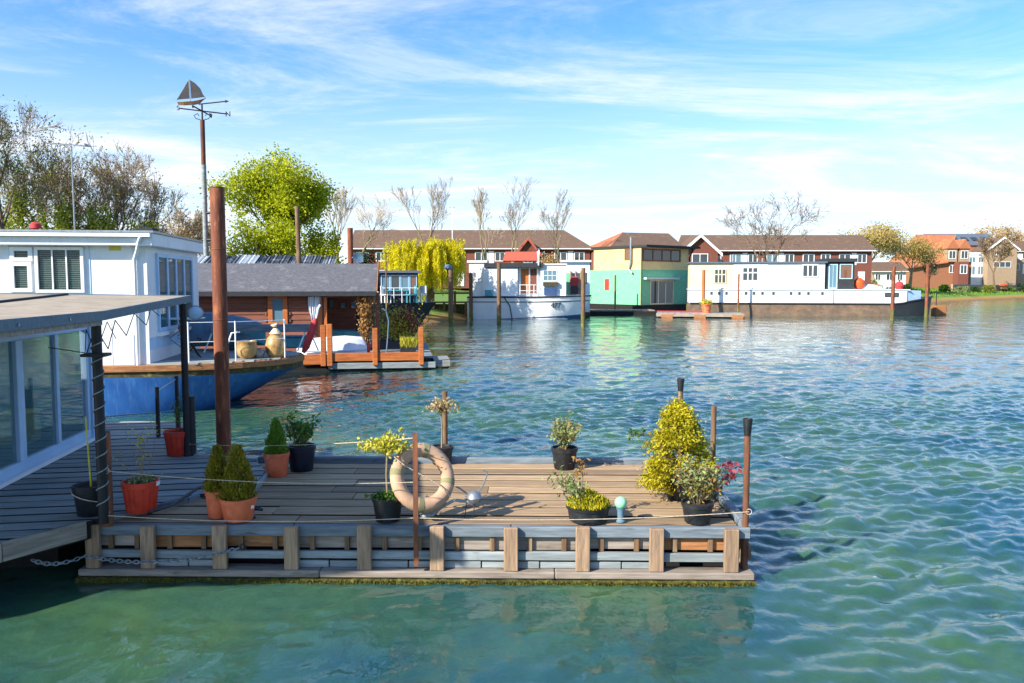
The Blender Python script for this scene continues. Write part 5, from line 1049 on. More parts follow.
# kerbs and corner irons
for a, b_ in ((.9, 3.1), (3.1, 5.2), (5.2, WD)): bx('back_kerb', m_greyb, tD, a+.004, b_-.004, DD-.10, DD, ZD-.14, ZD+.075, bevel=.01)
bx('side_kerb', m_greyb, tD, WD-.10, WD, .09, DD-.105, ZD-.14, ZD+.06, bevel=.01); bx('side_skirt', m_beam, tD, WD-.06, WD-.005, .0+.09, DD-.1, .05, ZD-.145)
bx('corner_bracket', m_iron, tD, WD-.02, WD+.006, -.005, .35, .25, .40)
def dpost(px, ytop, v, w, mat, zb, cap=False, angle=False):
    u, z = FD.pl(px, ytop, v); k = MB()
    if angle: k.add([(u-w, v, zb), (u+w, v, zb), (u+w, v+.008, zb), (u-w+.008, v+.008, zb), (u-w+.008, v+.05, zb), (u-w, v+.05, zb)], []) ; 
    if angle:
        k = MB().prism([(u-w, v), (u+w, v), (u+w, v+.01), (u-w+.01, v+.01), (u-w+.01, v+.055), (u-w, v+.055)], zb, z)
    else: k.path([(u, v, zb), (u, v, z)], w, 12)
    o = k.build('post', mat, tD, smooth=not angle)
    if cap: MB().lathe([(w*1.1, -.03), (w*1.25, .02), (w*1.9, .15), (w*1.85, .17), (w*1.4, .17), (w*1.2, .12)], 14, (u, v, z)).build('cap', m_black, o, smooth=True)
    return u, z
uI, zI = dpost(415, 433, -.135, .026, m_rust, .2, angle=True)
dpost(747, 432, -.01, .038, m_rust, .18, cap=True) if False else None
def vpost(px, ytop, u_, v, w, mat, zb, cap):
    z = P(px, ytop, FD.wld(u_, v).y).z; o = MB().path([(u_, v, zb), (u_, v, z)], w, 12).build('post', mat, tD, smooth=True)
    if cap: MB().lathe([(w*1.05, -.04), (w*1.2, .02), (w*1.5, .13), (w*1.48, .145), (w*1.2, .145), (w*1.0, .11)], 14, (u_, v, z-.02)).build('cap', m_black, o, smooth=True)
vpost(747, 430, WD-.045, .06, .034, m_rust, .1, True); vpost(683, 387, WD-.17, DD+.03, .036, m_pilew, -.3, True)
vpost(712, 406, WD-.0+.03, DD*.62, .035, m_pilew, -.3, False)
u = FD.pl(445, 420, DD+.04)[0]; vpost(445, 391, u, DD+.04, .038, m_pilew, -.3, False)
# ================================================================== PLATFORM of the glass cabin
ZP = .66; AP = R(9)
pix = [(-150, 576), (0, 544), (84, 522), (112, 514), (186, 497), (208, 489), (252, 487), (266, 471), (256, 460), (191, 455.5), (186, 421), (60, 421), (-140, 438)]
FP = Fr(G(84, 522, ZP), AP); poly = [FP.g(px, py, ZP).to_2d() for px, py in pix]
tP = thing('timber_platform', 'dark weathered plank platform in front of the glass cabin', 'platform', FP.wld(0, 0), FP.a)
def span(v):
    xs_ = []
    for (a, b_) in zip(poly, poly[1:]+poly[:1]):
        if (a.y > v) != (b_.y > v): xs_.append(a.x+(b_.x-a.x)*(v-a.y)/(b_.y-a.y))
    return (min(xs_), max(xs_)) if len(xs_) >= 2 else None
vmin, vmax = min(p.y for p in poly), max(p.y for p in poly); pw = .29; i = 0; v = vmin+.02
while v+pw < vmax:
    s0, s1 = span(v+.01), span(v+pw-.02)
    if s0 and s1:
        q = [(s0[0], v), (s0[1], v), (s1[1], v+pw-.045), (s1[0], v+pw-.045)]; dz = rs.uniform(-.004, .004)
        if q[1][0]-q[0][0] > .1:
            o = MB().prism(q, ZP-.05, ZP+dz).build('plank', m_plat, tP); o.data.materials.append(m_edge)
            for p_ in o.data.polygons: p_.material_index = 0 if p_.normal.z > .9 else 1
    v += pw
MB().prism([tuple(p*.985) for p in poly], ZP-.2, ZP-.056).build('under_frame', m_dark, tP)
bx('float', m_dark, tP, -6, -.5, .6, vmax-.3, -.35, ZP-.21)
def fascia(a, b_, mat, name='fascia', th=.05, h=.19, dz=.02):
    a, b_ = Vector(a), Vector(b_); d = b_-a; n_ = Vector((d.y, -d.x)).normalized(); c = (a+b_)/2+n_*(th/2+.002)
    o = MB().obox((0, 0, 0), (d.length, th, h)).build(name, mat, tP, bevel=.006); o.location = (c.x, c.y, ZP-h/2+dz); o.rotation_euler = (0, 0, math.atan2(d.y, d.x))
fascia(poly[0], poly[1], m_beam); fascia(poly[1], poly[2], m_beam); fascia(poly[6], poly[7], m_plat, h=.12, dz=.0); fascia(poly[3], poly[4], m_greyb, h=.10, dz=0); fascia(poly[4], poly[5], m_greyb, h=.1, dz=0)
fascia(poly[8], poly[9], m_plat, h=.16); fascia(poly[9], poly[10], m_plat, h=.16)
def pp(px, py, z=ZP): return FP.g(px, py, z)
for px, yb, yt, w, mat in ((108, 521, 432, .06, m_rust), (192.5, 455, 396, .06, m_iron), (158.5, 437, 387, .035, m_iron), (178, 431, 376, .035, m_iron)):
    q = pp(px, yb); w_ = FP.wld(q.x, q.y); z = P(px, yt, w_.y).z; o = MB().path([(q.x, q.y, ZP-.05), (q.x, q.y, z)], [w, w*.95], 10).build('rail_post', mat, tP, smooth=True)
a, b_ = pp(158.5, 437), pp(178, 431)
MB().path([(a.x, a.y, ZP+.75), (b_.x, b_.y, ZP+.9)], .012, 6).build('rail', m_steel, tP); MB().path([(a.x-1.5, a.y, ZP+.32), (b_.x, b_.y, ZP+.35)], .01, 6).build('rail', m_steel, tP)
# ================================================================== GLASS CABIN
FC = Fr(G(90, 441, ZP), R(7.6)); tC = thing('glass_cabin', 'glass-walled cabin with wide flat felt roof at the left edge', 'cabin', FC.wld(0, 0), FC.a)
zb, zh = ZP+.06, FC.ps(89, 325, 0)[1]; near = -4.6
muls = [FC.ps(px, 400, 0)[0] for px in (20.5, 56.5, 88)]; muls[-1] = -.06
cols = [near, near+1.9, near+3.6, near+5.2]; cols = [c for c in cols if c < muls[0]-1.0]+[(muls[0]-1.6 if muls[0]-1.6 > near else near+.5)]+muls
cols = sorted(set(round(c, 3) for c in cols))
bx('base_frame', m_frame, tC, -.06, .03, near, 0, zb, zb+.14, bevel=.008); bx('base_sill', m_trim, tC, -.05, .09, near, .05, zb-.05, zb-.002)
bx('head_frame', m_frame, tC, -.06, .03, near, 0, zh-.07, zh+.03, bevel=.008)
for c in cols: bx('mullion', m_frame, tC, -.055, .035, c-.045 if c > near else c, c+.045, zb+.141, zh-.071, bevel=.006)
bx('mullion', m_frame, tC, -.05, .045, muls[0]-.16, muls[0]-.06, zb+.141, zh-.071, bevel=.006)
for a, b_ in zip(cols[:-1], cols[1:]): bx('pane', g_teal, tC, -.016, -.004, a+.05, b_-.05-(.12 if abs(b_-muls[0]) < .01 else 0), zb+.145, zh-.075)
bx('corner_pillar', m_frame, tC, -.10, .06, -.06+.065, .12, ZP, zh+.03); bx('corner_pillar', m_trim, tC, .0, .12, .14, .22, ZP, ZP+.9); bx('pillar_cap', m_trim, tC, -.04, .16, .11, .25, ZP+.9, ZP+.94)
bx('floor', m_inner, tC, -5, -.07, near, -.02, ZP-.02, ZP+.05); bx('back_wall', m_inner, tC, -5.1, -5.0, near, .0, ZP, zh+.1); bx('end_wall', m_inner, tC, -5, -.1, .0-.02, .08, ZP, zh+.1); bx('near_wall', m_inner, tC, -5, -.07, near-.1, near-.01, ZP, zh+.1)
p1 = FC.g(104.5, 523, ZP); p2 = FC.g(187.5, 456, ZP)
p1 = Vector((min(p1.x, p2.x+.0), p1.y, 0))
eu = p1.x+.06; ef = p2.y+.08; zr0 = P(103, 312, FC.wld(p1.x, p1.y).y).z; zr1 = P(187, 296.5, FC.wld(p2.x, p2.y).y).z
sl = (zr1-zr0)/(p2.y-p1.y)
vN_, zN_ = FC.ps(0, 321, eu); sn = (zr0-zN_)/(p1.y-vN_)
def zroof(v): return zr0+sl*(v-p1.y) if v >= p1.y else zr0+sn*(v-p1.y)
def slab(name, mat, u0, u1, v0, v1, t0, t1, up=0, bevel=0):
    vs_ = [(u0, v0, zroof(v0)+t0+up), (u1, v0, zroof(v0)+t0), (u1, v1, zroof(v1)+t0), (u0, v1, zroof(v1)+t0+up), (u0, v0, zroof(v0)+t1+up), (u1, v0, zroof(v0)+t1), (u1, v1, zroof(v1)+t1), (u0, v1, zroof(v1)+t1+up)]
    return MB().add(vs_, [(0, 3, 2, 1), (4, 5, 6, 7), (0, 1, 5, 4), (1, 2, 6, 5), (2, 3, 7, 6), (3, 0, 4, 7)]).build(name, mat, tC, bevel=bevel)
ro_near = -7.2
for va, vb in ((ro_near, p1.y), (p1.y, ef)):
    slab('roof', m_felt, -4.6, eu, va, vb, -.03, .0, .10); slab('roof_lining', m_fascia, -4.6, eu-.05, va, vb-.001, -.10, -.035, .10)
    slab('fascia', m_fascia, eu+.002, eu+.035, va, vb-.002, -.085, .012)
slab('end_fascia', m_fascia, -4.6, eu+.03, ef+.002, ef+.034, -.10, .012, .10)
slab('lower_trim', m_beam, eu-.03, eu+.01, ro_near, p1.y-.02, -.135, -.088)
slab('roof_joint', m_lead, .25, .31, p1.y+.01, ef-.1, .022, .05, 0)
for v in (p1.y-.9, p1.y-1.9, p1.y-2.9): MB().tube((eu+.03, v, zroof(v)-.04), (eu+.045, v, zroof(v)-.04), .014, n=10).build('bolt', m_steel, tC)
for p in (p1, p2):
    po = MB().path([(p.x, p.y, ZP), (p.x, p.y, zroof(p.y)-.105)], .05, 12).build('roof_pole', m_iron, tC, smooth=True)
o = MB().path([(p1.x+.058*math.cos(a), p1.y+.058*math.sin(a), ZP+.1+.0265*a) for a in [k*.5 for k in range(140)]], .007, 5).build('light_string', m_pale, tC)
mb = MB(); mb.box(p1.x-.13, p1.x+.11, p1.y-.1, p1.y+.1, 2.43, 2.46); mb.build('pole_shelf', m_iron, tC)
v, z = FC.ps(61, 471, .05); bx('meter_box', m_steel, tC, .092, .2, v-.11, v+.11, z-.09, z+.09, bevel=.01)
# inside the cabin
v, z = FC.ps(34, 430, -.7); q = FC.wld(-.9, v, ZP+.05); t = thing('yellow_crate', 'yellow crate standing inside the glass cabin', 'crate', q, FC.a); bx('body', m_yel, t, -.2, .2, -.25, .25, 0, .45, bevel=.02); bx('rim', m_yel, t, -.22, .22, -.27, .27, .451, .5, bevel=.01)
q = FC.wld(-1.2, v+1.6, ZP+.05); t = thing('low_wooden_chest', 'low brown chest inside the glass cabin', 'chest', q, FC.a); bx('body', m_clad, t, -.35, .35, -.8, .8, 0, .4, bevel=.01); bx('lid', m_strake, t, -.37, .37, -.82, .82, .401, .45, bevel=.01)
# round lamp on the far roof pole, zigzag garland
q = P(195.5, 313, FC.wld(p2.x, p2.y).y-.05); t = thing('round_lamp', 'round pale bulkhead lamp on the far roof pole of the glass cabin', 'lamp', tuple(q)); t.rotation_euler = (R(90), 0, R(10))
MB().lathe([(.03, -.06), (.09, -.04), (.098, 0), (.085, .03), (.03, .045)], 22).build('lens', m_frame, t, smooth=True); MB().path([(.1*math.cos(a), .1*math.sin(a), 0) for a in [k*math.pi/12 for k in range(24)]], .01, 6, closed=True).build('rim', m_steel, t)
w0 = FC.wld(p1.x, p1.y); t = thing('zigzag_garland', 'zigzag wire trellis hanging under the edge of the felt roof', 'garland', (w0.x, w0.y, 0), FC.a)
vs_ = [0, .25, .6, .85, 1.2, 1.5, 1.95, 2.15, 2.5]; dr_ = [.42, .18, .45, .15, .36, .12, .30, .10, .22]
MB().path([(-.1, v, zroof(p1.y+v)-d) for v, d in zip(vs_, dr_)], .006, 5).build('wire', m_iron, t); MB().path([(-.1, v, zroof(p1.y+v)-d) for v, d in zip(vs_[:4], dr_[1:5])], .005, 5).build('wire', m_iron, t); MB().path([(-.35, -.3, 2.55), (-.1, -.05, 2.47), (-.1, 0, 2.7)], .006, 5).build('wire', m_iron, t)
# ================================================================== RUSTY PILE AND WEATHERVANE
q = P(220, 300, 12.55); t = thing('rusty_steel_pile', 'tall thick rusty steel pile beside the platform', 'pile', (q.x, q.y, -.8)); zt = P(216, 188, 12.55).z
MB().path([(0, 0, 0), (0, 0, 2.2), (0, 0, zt+.8)], [.112, .112, .11], 22).build('shaft', m_pile, t, smooth=True); MB().lathe([(.115, 0), (.115, .012), (.10, .014), (.09, -.01)], 22, (0, 0, zt+.8)).build('rim', m_rust, t)
for z in (3.4, 4.5): MB().lathe([(.114, 0), (.116, .01), (.114, .02)], 22, (0, 0, z)).build('weld_band', m_rust, t)
px_, py_ = q.x, q.y
m0 = P(206, 250, 12.62); t = thing('weathervane', 'sailing-ship weathervane on a tall pipe mast clamped to the rusty pile', 'weathervane', (m0.x, m0.y, 0)); zz = lambda y: P(205, y, 12.62).z; s = 12.62/F
zA, zB = zz(256), zz(120)
MB().path([(0, 0, zA), (0, 0, zz(165))], .04, 10).build('mast', m_pale, t, smooth=True); MB().path([(0, 0, zz(165)), (0, 0, zB)], .036, 10).build('upper_mast', m_rust, t, smooth=True)
for y in (213, 240): MB().obox((px_-m0.x, (py_-m0.y), zz(y)), (.24, .24, .035)).build('clamp', m_iron, t) if False else MB().path([(-.05, 0, zz(y)), (.10, -.02, zz(y)), (px_-m0.x-.09, py_-m0.y, zz(y))], .022, 8).build('clamp', m_iron, t)
MB().path([(0, 0, zB), (0, 0, zz(104))], .014, 8).build('spindle', m_iron, t)
th = R(-14)
ar = MB().path([(-.36, 0, zz(108.2)), (.39, 0, zz(114))], .011, 6).build('cardinal_arm', m_iron, t); MB().path([(0, -.35, zz(111)), (0, .35, zz(111))], .011, 6).build('cardinal_arm', m_iron, t)
text_mesh('letter', 'S', .10, m_iron, t, (-.37, 0, zz(108.2)), (R(90), 0, 0), .008); text_mesh('letter', 'N', .11, m_iron, t, (.40, 0, zz(114.2)), (R(90), 0, 0), .008)
text_mesh('letter', 'E', .09, m_iron, t, (0, -.36, zz(111)), (R(90), 0, R(90)), .008); text_mesh('letter', 'W', .09, m_iron, t, (0, .36, zz(111)), (R(90), 0, R(90)), .008)
for sx in (-1, 1): MB().path([(sx*.02, 0, zz(120)), (sx*.10, 0, zz(118.5)), (sx*.13, 0, zz(115.5)), (sx*.07, 0, zz(113.5)), (sx*.05, 0, zz(116))], .007, 5).build('scroll', m_iron, t)
ar = MB().path([(-.05, 0, zz(104.2)), (.40, -.05, zz(102))], .010, 6).build('pointer', m_iron, t); MB().exy([(.38, zz(103.6)), (.38, zz(100.4)), (.44, zz(102))], -.055, -.045).build('pointer_tip', m_iron, ar)
X_ = lambda px: (px-205.2)*s
hl = [[(X_(x0), -w, zz(y0)), (X_(x1), -w*.4, zz(y1)), (X_(x1), w*.4, zz(y1)), (X_(x0), w, zz(y0))] for x0, y0, x1, y1, w in ((181, 102, 182, 105, .006), (188, 102.2, 188, 105.2, .035), (198, 101.5, 198, 104.6, .04), (204, 100, 203, 103.6, .02), (209.5, 98, 207, 100, .004))]
MB().loft(hl).build('ship_hull', m_pilew, t)
MB().tube((X_(194), 0, zz(102)), (X_(193), 0, zz(79)), .007, n=6).build('ship_mast', m_pale, t)
def sail(name, pts): 
    MB().exy([(X_(x), zz(y)) for x, y in pts], -.006, .006).build(name, m_iron, t)
sail('jib', [(181, 99.5), (193, 81), (193.6, 98.5)]); sail('mainsail', [(195, 98.5), (194.2, 80), (199, 83), (204, 88.5), (207.5, 97)]); 
for a, b_ in (((193, 80), (181, 100)), ((194, 80), (209, 98))): MB().tube((X_(a[0]), .0, zz(a[1])), (X_(b_[0]), 0, zz(b_[1])), .004, n=5).build('rigging', m_iron, t)
# ================================================================== POTS AND ORNAMENTS
def pot(px, yb, z, wtop, hpx, mat, name, label, cat='potted plant', ribs=0, group=None, wide=.78, soil=True):
    q = G(px, yb, z); s = q.y/F; r = wtop*s/2; h = hpx*s*1.0; t = thing(name, label, cat, (q.x, q.y+r*wide, z+.006), random.uniform(0, 6.28), group)
    fn = (lambda a, zz: 1+.035*math.cos(a*ribs) if zz < h*.84 else 1) if ribs else None
    p = MB().lathe([(r*wide*.96, 0), (r*wide, .006), (r*.95, h*.82)], 48 if ribs else 28, fn=fn).build('pot', mat, t, smooth=True)
    MB().lathe([(r*.955, h*.80), (r*1.0, h*.81), (r*1.03, h*.985), (r*1.0, h), (r*.93, h), (r*.9, h*.86), (r*.3, h*.859)], 28).build('rim', mat, p, smooth=True)
    if soil: MB().lathe([(r*.905, h*.88), (r*.5, h*.91), (r*.05, h*.92)], 20).build('soil', m_soil, t, smooth=True)
    return t, s, r, h
def conifer(t, z0, hh, r, mat, n_=3400):
    u = rng.random(n_); f = 1-np.sqrt(1-u*.985); a = rng.uniform(0, 6.283, n_)
    prof = np.clip(np.power(np.clip(1-f, 0, 1), .72), 0, 1)*np.clip(.75+f*3, 0, 1)
    ph_ = rng.uniform(0, 6, 3); lump = 1+.2*np.sin(a*3+f*9+ph_[0])*(.4+f)+.15*np.sin(a*5-f*17+ph_[1])+.1*np.sin(a*9+f*29+ph_[2]); rr = r*prof*lump*np.sqrt(rng.uniform(.45, 1, n_))
    C = np.stack([rr*np.cos(a), rr*np.sin(a), z0+f*hh], 1); D = np.stack([np.cos(a)*.55, np.sin(a)*.55, np.ones(n_)], 1)+rng.normal(size=(n_, 3))*.28
    leaf_mesh('foliage', C, D, hh*.075, hh*.022, mat, t, .5); MB().path([(0, 0, z0-.06), (0, 0, z0+hh*.9)], [.02, .005], 6).build('stem', m_bark, t)
def twigs(t, z0, n_, hh, sp, r=.005, mat=m_bark, seed=0, lean=(0, 0)):
    rs_ = random.Random(seed); mb = MB(); tips = []
    for i in range(n_):
        a = rs_.uniform(0, 6.28); k = rs_.uniform(.4, 1); e = Vector((math.cos(a)*sp*k+lean[0], math.sin(a)*sp*k+lean[1], z0+hh*rs_.uniform(.55, 1))); b0 = Vector((math.cos(a)*.03, math.sin(a)*.03, z0)); m = b0.lerp(e, .55)+Vector((rs_.gauss(0, .03), rs_.gauss(0, .03), .05*hh))
        mb.path([b0, m, e], [r, r*.8, r*.4], 5); tips += [(b0, m), (m, e), (m, e)]
        for _ in range(2):
            q = m.lerp(e, rs_.random()); w = q+Vector((rs_.gauss(0, .3*sp), rs_.gauss(0, .3*sp), rs_.uniform(.0, .25)*hh)); mb.path([q, w], [r*.6, r*.3], 4); tips.append((q, w))
    mb.build('stem', mat, t); return tips
def leaves_on(t, tips, n_, L, Wd, mat, name='foliage', sc=.05, bias=.3):
    ix = rng.integers(0, len(tips), n_); f = np.clip(rng.uniform(bias, 1.15, n_), 0, 1.2)[:, None]
    a = np.array([tuple(p[0]) for p in tips])[ix]; b_ = np.array([tuple(p[1]) for p in tips])[ix]; C = a+(b_-a)*f+rng.normal(size=(n_, 3))*sc
    return leaf_mesh(name, C, rng.normal(size=(n_, 3))+np.array([0, 0, .3]), L, Wd, mat, t)
# 1 dark pot with a cane
t, s, r, h = pot(85, 518, ZP, 35, 31, m_black, 'potted_cane', 'black pot with a bare yellow cane beside the near roof pole'); MB().path([(0, 0, h*.9), (-.02, .02, h+.75)], .008, 6).build('cane', m_yel, t); MB().path([(.05, 0, h*.9), (.0, .02, h+.4)], .005, 5).build('stem', m_bark, t)
MB().path([(r*1.02*math.cos(a), r*1.02*math.sin(a), h*.62+.06*math.sin(a)) for a in [k*math.pi/12 for k in range(24)]], .006, 5, closed=True).build('tie_cord', m_rope, t)
# 2 red pot with straggly climber
t, s, r, h = pot(135, 515, ZP, 36, 32, m_red, 'potted_climber', 'red fluted pot with straggly bare climber at the front of the platform', ribs=18); tp = twigs(t, h*.9, 7, .62, .22, .004, m_twig, 3, (-.05, 0)); leaves_on(t, tp, 90, .035, .02, l_lime, sc=.02, bias=.6); leaf_mesh('foliage', np.stack([rng.normal(size=160)*r*.4, rng.normal(size=160)*r*.4, h*.93+rng.random(160)*.05], 1), rng.normal(size=(160, 3)), .04, .025, l_mix, t)
bx('price_label', m_trim, t, r*.99, r*1.05, -.03, .03, h*.84, h*.97)
# 3 red pot far
t, s, r, h = pot(174.5, 457, ZP, 28, 25, m_red, 'potted_seedling', 'red fluted pot with a single thin stem at the far platform corner', ribs=16); tp = twigs(t, h*.9, 3, .5, .06, .005, m_bark, 4); leaves_on(t, tp, 70, .05, .03, l_green, sc=.03)
# 4-6 conifers
t, s, r, h = pot(211, 523, ZD, 26, 29, m_terra, 'potted_conifer', 'olive dwarf conifer in terracotta pot, the rear of the touching pair'); conifer(t, h*.9, 56*s, 14*s, l_conif); t.location.y += .12
t, s, r, h = pot(234, 524, ZD, 37, 24, m_terra, 'potted_conifer', 'olive dwarf conifer in terracotta pot, the front of the touching pair'); conifer(t, h*.9, 64*s, 18.5*s, l_conif); bx('price_label', m_trim, t, r*.93, r*.97, -.02, .02, h*.55, h*.68); t.rotation_euler.z = R(-20)
t, s, r, h = pot(274, 478, ZD, 26, 24, m_terra, 'potted_conifer', 'small bright green conifer in terracotta pot at the back edge of the dock'); conifer(t, h*.9, 43*s, 11.5*s, l_conif2)
# 7 navy pot bush
t, s, r, h = pot(299, 473, ZD, 29, 26, m_navy, 'potted_bush', 'leafy green bush in navy pot next to the small green conifer'); tp = twigs(t, h*.9, 14, .42, .24, .006, m_bark, 7); leaves_on(t, tp, 520, .07, .032, l_green, sc=.035)
# 8-9 standards
def standard(t, h, hs, rx, n_, mat, seed, L=.05):
    MB().path([(0, 0, h*.85), (.012, .01, h+hs*.45), (-.01, 0, h+hs)], [.013, .011, .009], 7).build('stem', m_barkg, t, smooth=True)
    rs_ = random.Random(seed); mb = MB(); tips = []
    for i in range(22):
        a = rs_.uniform(0, 6.28); k = rs_.uniform(.35, 1); e = Vector((math.cos(a)*rx*k, math.sin(a)*rx*k, h+hs+rs_.uniform(.0, .16)*(1.3-k)+rs_.uniform(-.05, .06))); b0 = Vector((0, 0, h+hs-rs_.uniform(0, .06))); m = b0.lerp(e, .5)+Vector((0, 0, .05)); mb.path([b0, m, e], [.005, .004, .002], 4); tips += [(b0, m), (m, e), (m, e)]
    mb.build('twigs', m_bark, t); leaves_on(t, tips, n_, L, L*.55, mat, sc=.03, bias=.25)
t, s, r, h = pot(386, 524, ZD, 32, 25, m_black, 'potted_standard', 'lime-leaved standard shrub in black pot left of the lifebuoy'); standard(t, h, 50*s, 26*s, 900, l_lime, 8); leaf_mesh('foliage', np.stack([rng.normal(size=200)*r*.55, rng.normal(size=200)*r*.55, h*.95+rng.random(200)*.05], 1), rng.normal(size=(200, 3)), .05, .03, l_green, t)
MB().path([(r*1.04, 0, h*.9), (r*1.1, .03, h*.6), (r*1.03, .05, h*.35)], .012, 6).build('handle', m_trim, t)
t, s, r, h = pot(441, 466, ZD, 24, 18, m_black, 'potted_standard', 'sparse tan-leaved standard shrub in black pot behind the lifebuoy'); standard(t, h, 38*s, 19*s, 330, LEAF('tan_leaf', 'a89a52', 'd8bf9a', .4, 5), 9, .05)
# 10 back pot bush
t, s, r, h = pot(565, 471, ZD, 27, 22, m_black, 'potted_bush', 'bushy olive-green plant in black pot at the back edge of the dock'); tp = twigs(t, h*.9, 16, .36, .25, .005, m_bark, 10); leaves_on(t, tp, 760, .06, .032, l_mix, sc=.04); leaves_on(t, tp, 160, .05, .03, l_dry, 'dry_leaves', sc=.04)
# 11 wide bowl
t, s, r, h = pot(590, 526, ZD, 46, 16, m_black, 'planted_bowl', 'wide low black bowl of yellow-green heather at the dock front', wide=.86); N = 1900; a = rng.uniform(0, 6.28, N); k = np.sqrt(rng.random(N))*r*.98; C = np.stack([k*np.cos(a), k*np.sin(a), h*.95+rng.random(N)*.17*(1.1-k/r)+.02], 1); D = rng.normal(size=C.shape)*.4; D[:, 2] = 1; leaf_mesh('foliage', C, D, .06, .016, l_gold, t)
t.rotation_euler.z = 0; tp = twigs(t, h*.9, 9, .35, .2, .004, m_bark, 12, (-.22, 0)); leaves_on(t, tp, 260, .055, .03, l_mix, 'trailing_leaves', sc=.04); MB().path([(-.08, .02, h), (-.06, .02, h+.3), (-.1, .02, h+.5)], [.007, .005, .003], 5).build('stem', m_bark, t)
C = np.stack([-.09+rng.normal(size=60)*.04, rng.normal(size=60)*.03, h+.3+rng.random(60)*.22], 1); leaf_mesh('dry_head', C, rng.normal(size=(60, 3)), .05, .025, l_dry, t)['kind'] = 'stuff'
# 12 solar lamp
q = G(621, 523, ZD); s = q.y/F; t = thing('solar_globe_lamp', 'pale green globe solar lamp beside the heather bowl', 'lamp', (q.x, q.y+.03, ZD+.005)); MB().lathe([(.05, 0), (.05, .015), (.035, .03), (.038, .12), (.05, .15)], 16).build('stand', m_bluegrey, t, smooth=True); MB().lathe([(.02, -.068)]+[(.068*math.cos(a), .068*math.sin(a)) for a in np.linspace(-1.2, 1.5, 12)], 20, (0, 0, .21)).build('globe', m_gglobe, t, smooth=True)
# 13 mixed pot front right
t, s, r, h = pot(700, 526, ZD, 33, 21, m_black, 'potted_mixed_plants', 'black pot of grey-green and reddish plants at the front right corner of the dock'); t.rotation_euler.z = 0
tp = twigs(t, h*.9, 20, .42, .24, .005, m_bark, 13); leaves_on(t, tp, 620, .055, .03, l_mix, sc=.04); tp2 = twigs(t, h*.9, 6, .42, .1, .004, m_bark, 14, (.36, 0)); leaves_on(t, tp2, 70, .07, .04, l_red, 'red_leaves', sc=.03, bias=.7); leaves_on(t, tp, 200, .05, .03, l_dry, 'dry_leaves', sc=.05)
# 14 golden conifer
t, s, r, h = pot(683, 502, ZD, 34, 20, m_black, 'golden_conifer', 'large golden-yellow spreading conifer in black pot at the right end of the dock'); t.rotation_euler.z = 0
rs_ = random.Random(4); C = []; D = []; mb = MB().path([(0, 0, h*.8), (0, 0, h+.85)], [.03, .01], 7)
for i in range(125):
    f = rs_.random()**1.1; a = rs_.uniform(0, 6.28); R_ = (.50*(1-f)**.8*min(1, .6+f*3)+.045)*rs_.uniform(.5, 1.05); zc_ = h*.6+.02+f*.96; cx_, cy_ = R_*math.cos(a)-.04, R_*math.sin(a); m = 100
    mb.path([(0, 0, zc_-.05), (cx_*.6, cy_*.6, zc_+.02), (cx_, cy_, zc_)], [.007, .005, .003], 4)
    pts = rng.normal(size=(m, 3))*np.array([.052, .052, .038]); pts[:, 2] -= .5*np.hypot(pts[:, 0], pts[:, 1]); C.append(pts+np.array([cx_, cy_, zc_+.02])); d = rng.normal(size=(m, 3))*.7+np.array([math.cos(a)*.8, math.sin(a)*.8, -.15]); D.append(d)
leaf_mesh('foliage', np.concatenate(C), np.concatenate(D), .05, .02, l_gold, t, .4); mb.build('stem', m_bark, t)
MB().path([(-.3, .1, h+.5), (-.48, .1, h+.55), (-.62, .08, h+.5)], [.006, .004, .002], 5).build('stray_branch', m_bark, t); leaf_mesh('stray_leaves', np.stack([-.42-rng.random(60)*.2, .1+rng.normal(size=60)*.03, h+.53+rng.normal(size=60)*.03], 1), rng.normal(size=(60, 3)), .05, .025, l_green, t)
# lifebuoy leaning on the iron post
q = FD.wld(uI+.03, .12, ZD); t = thing('lifebuoy', 'faded tan ring lifebuoy leaning against the iron post', 'lifebuoy', (q.x, q.y, ZD)); t.rotation_euler = (R(-24), 0, R(26)); t.location.z += .47; t.location.y += .1
rm, rt = .295, .078; cz = 0
def tor(a0, a1, rr, n_=40, m=14):
    rings = []
    for i in range(n_+1):
        a = a0+(a1-a0)*i/n_; ring = []
        for j in range(m):
            b = 2*math.pi*j/m; x = (rm+rr*math.cos(b))*math.cos(a)*.98; z = (rm+rr*math.cos(b))*math.sin(a)*1.03; y = rr*.9*math.sin(b)
            ring.append((x, y, z))
        rings.append(ring)
    return rings
MB().loft(tor(0, 2*math.pi, rt), cap=False).build('ring', m_buoy, t, smooth=True)
for a in (R(75), R(165), R(255), R(345)): MB().loft(tor(a-.10, a+.10, rt*1.05, 4), cap=True).build('strap_band', m_band, t, smooth=True)
MB().path([(-.3*math.cos(k*.5)-.05, -.1, cz+.33-.1*k) for k in range(7)], .006, 5).build('grab_line', m_rope, t)
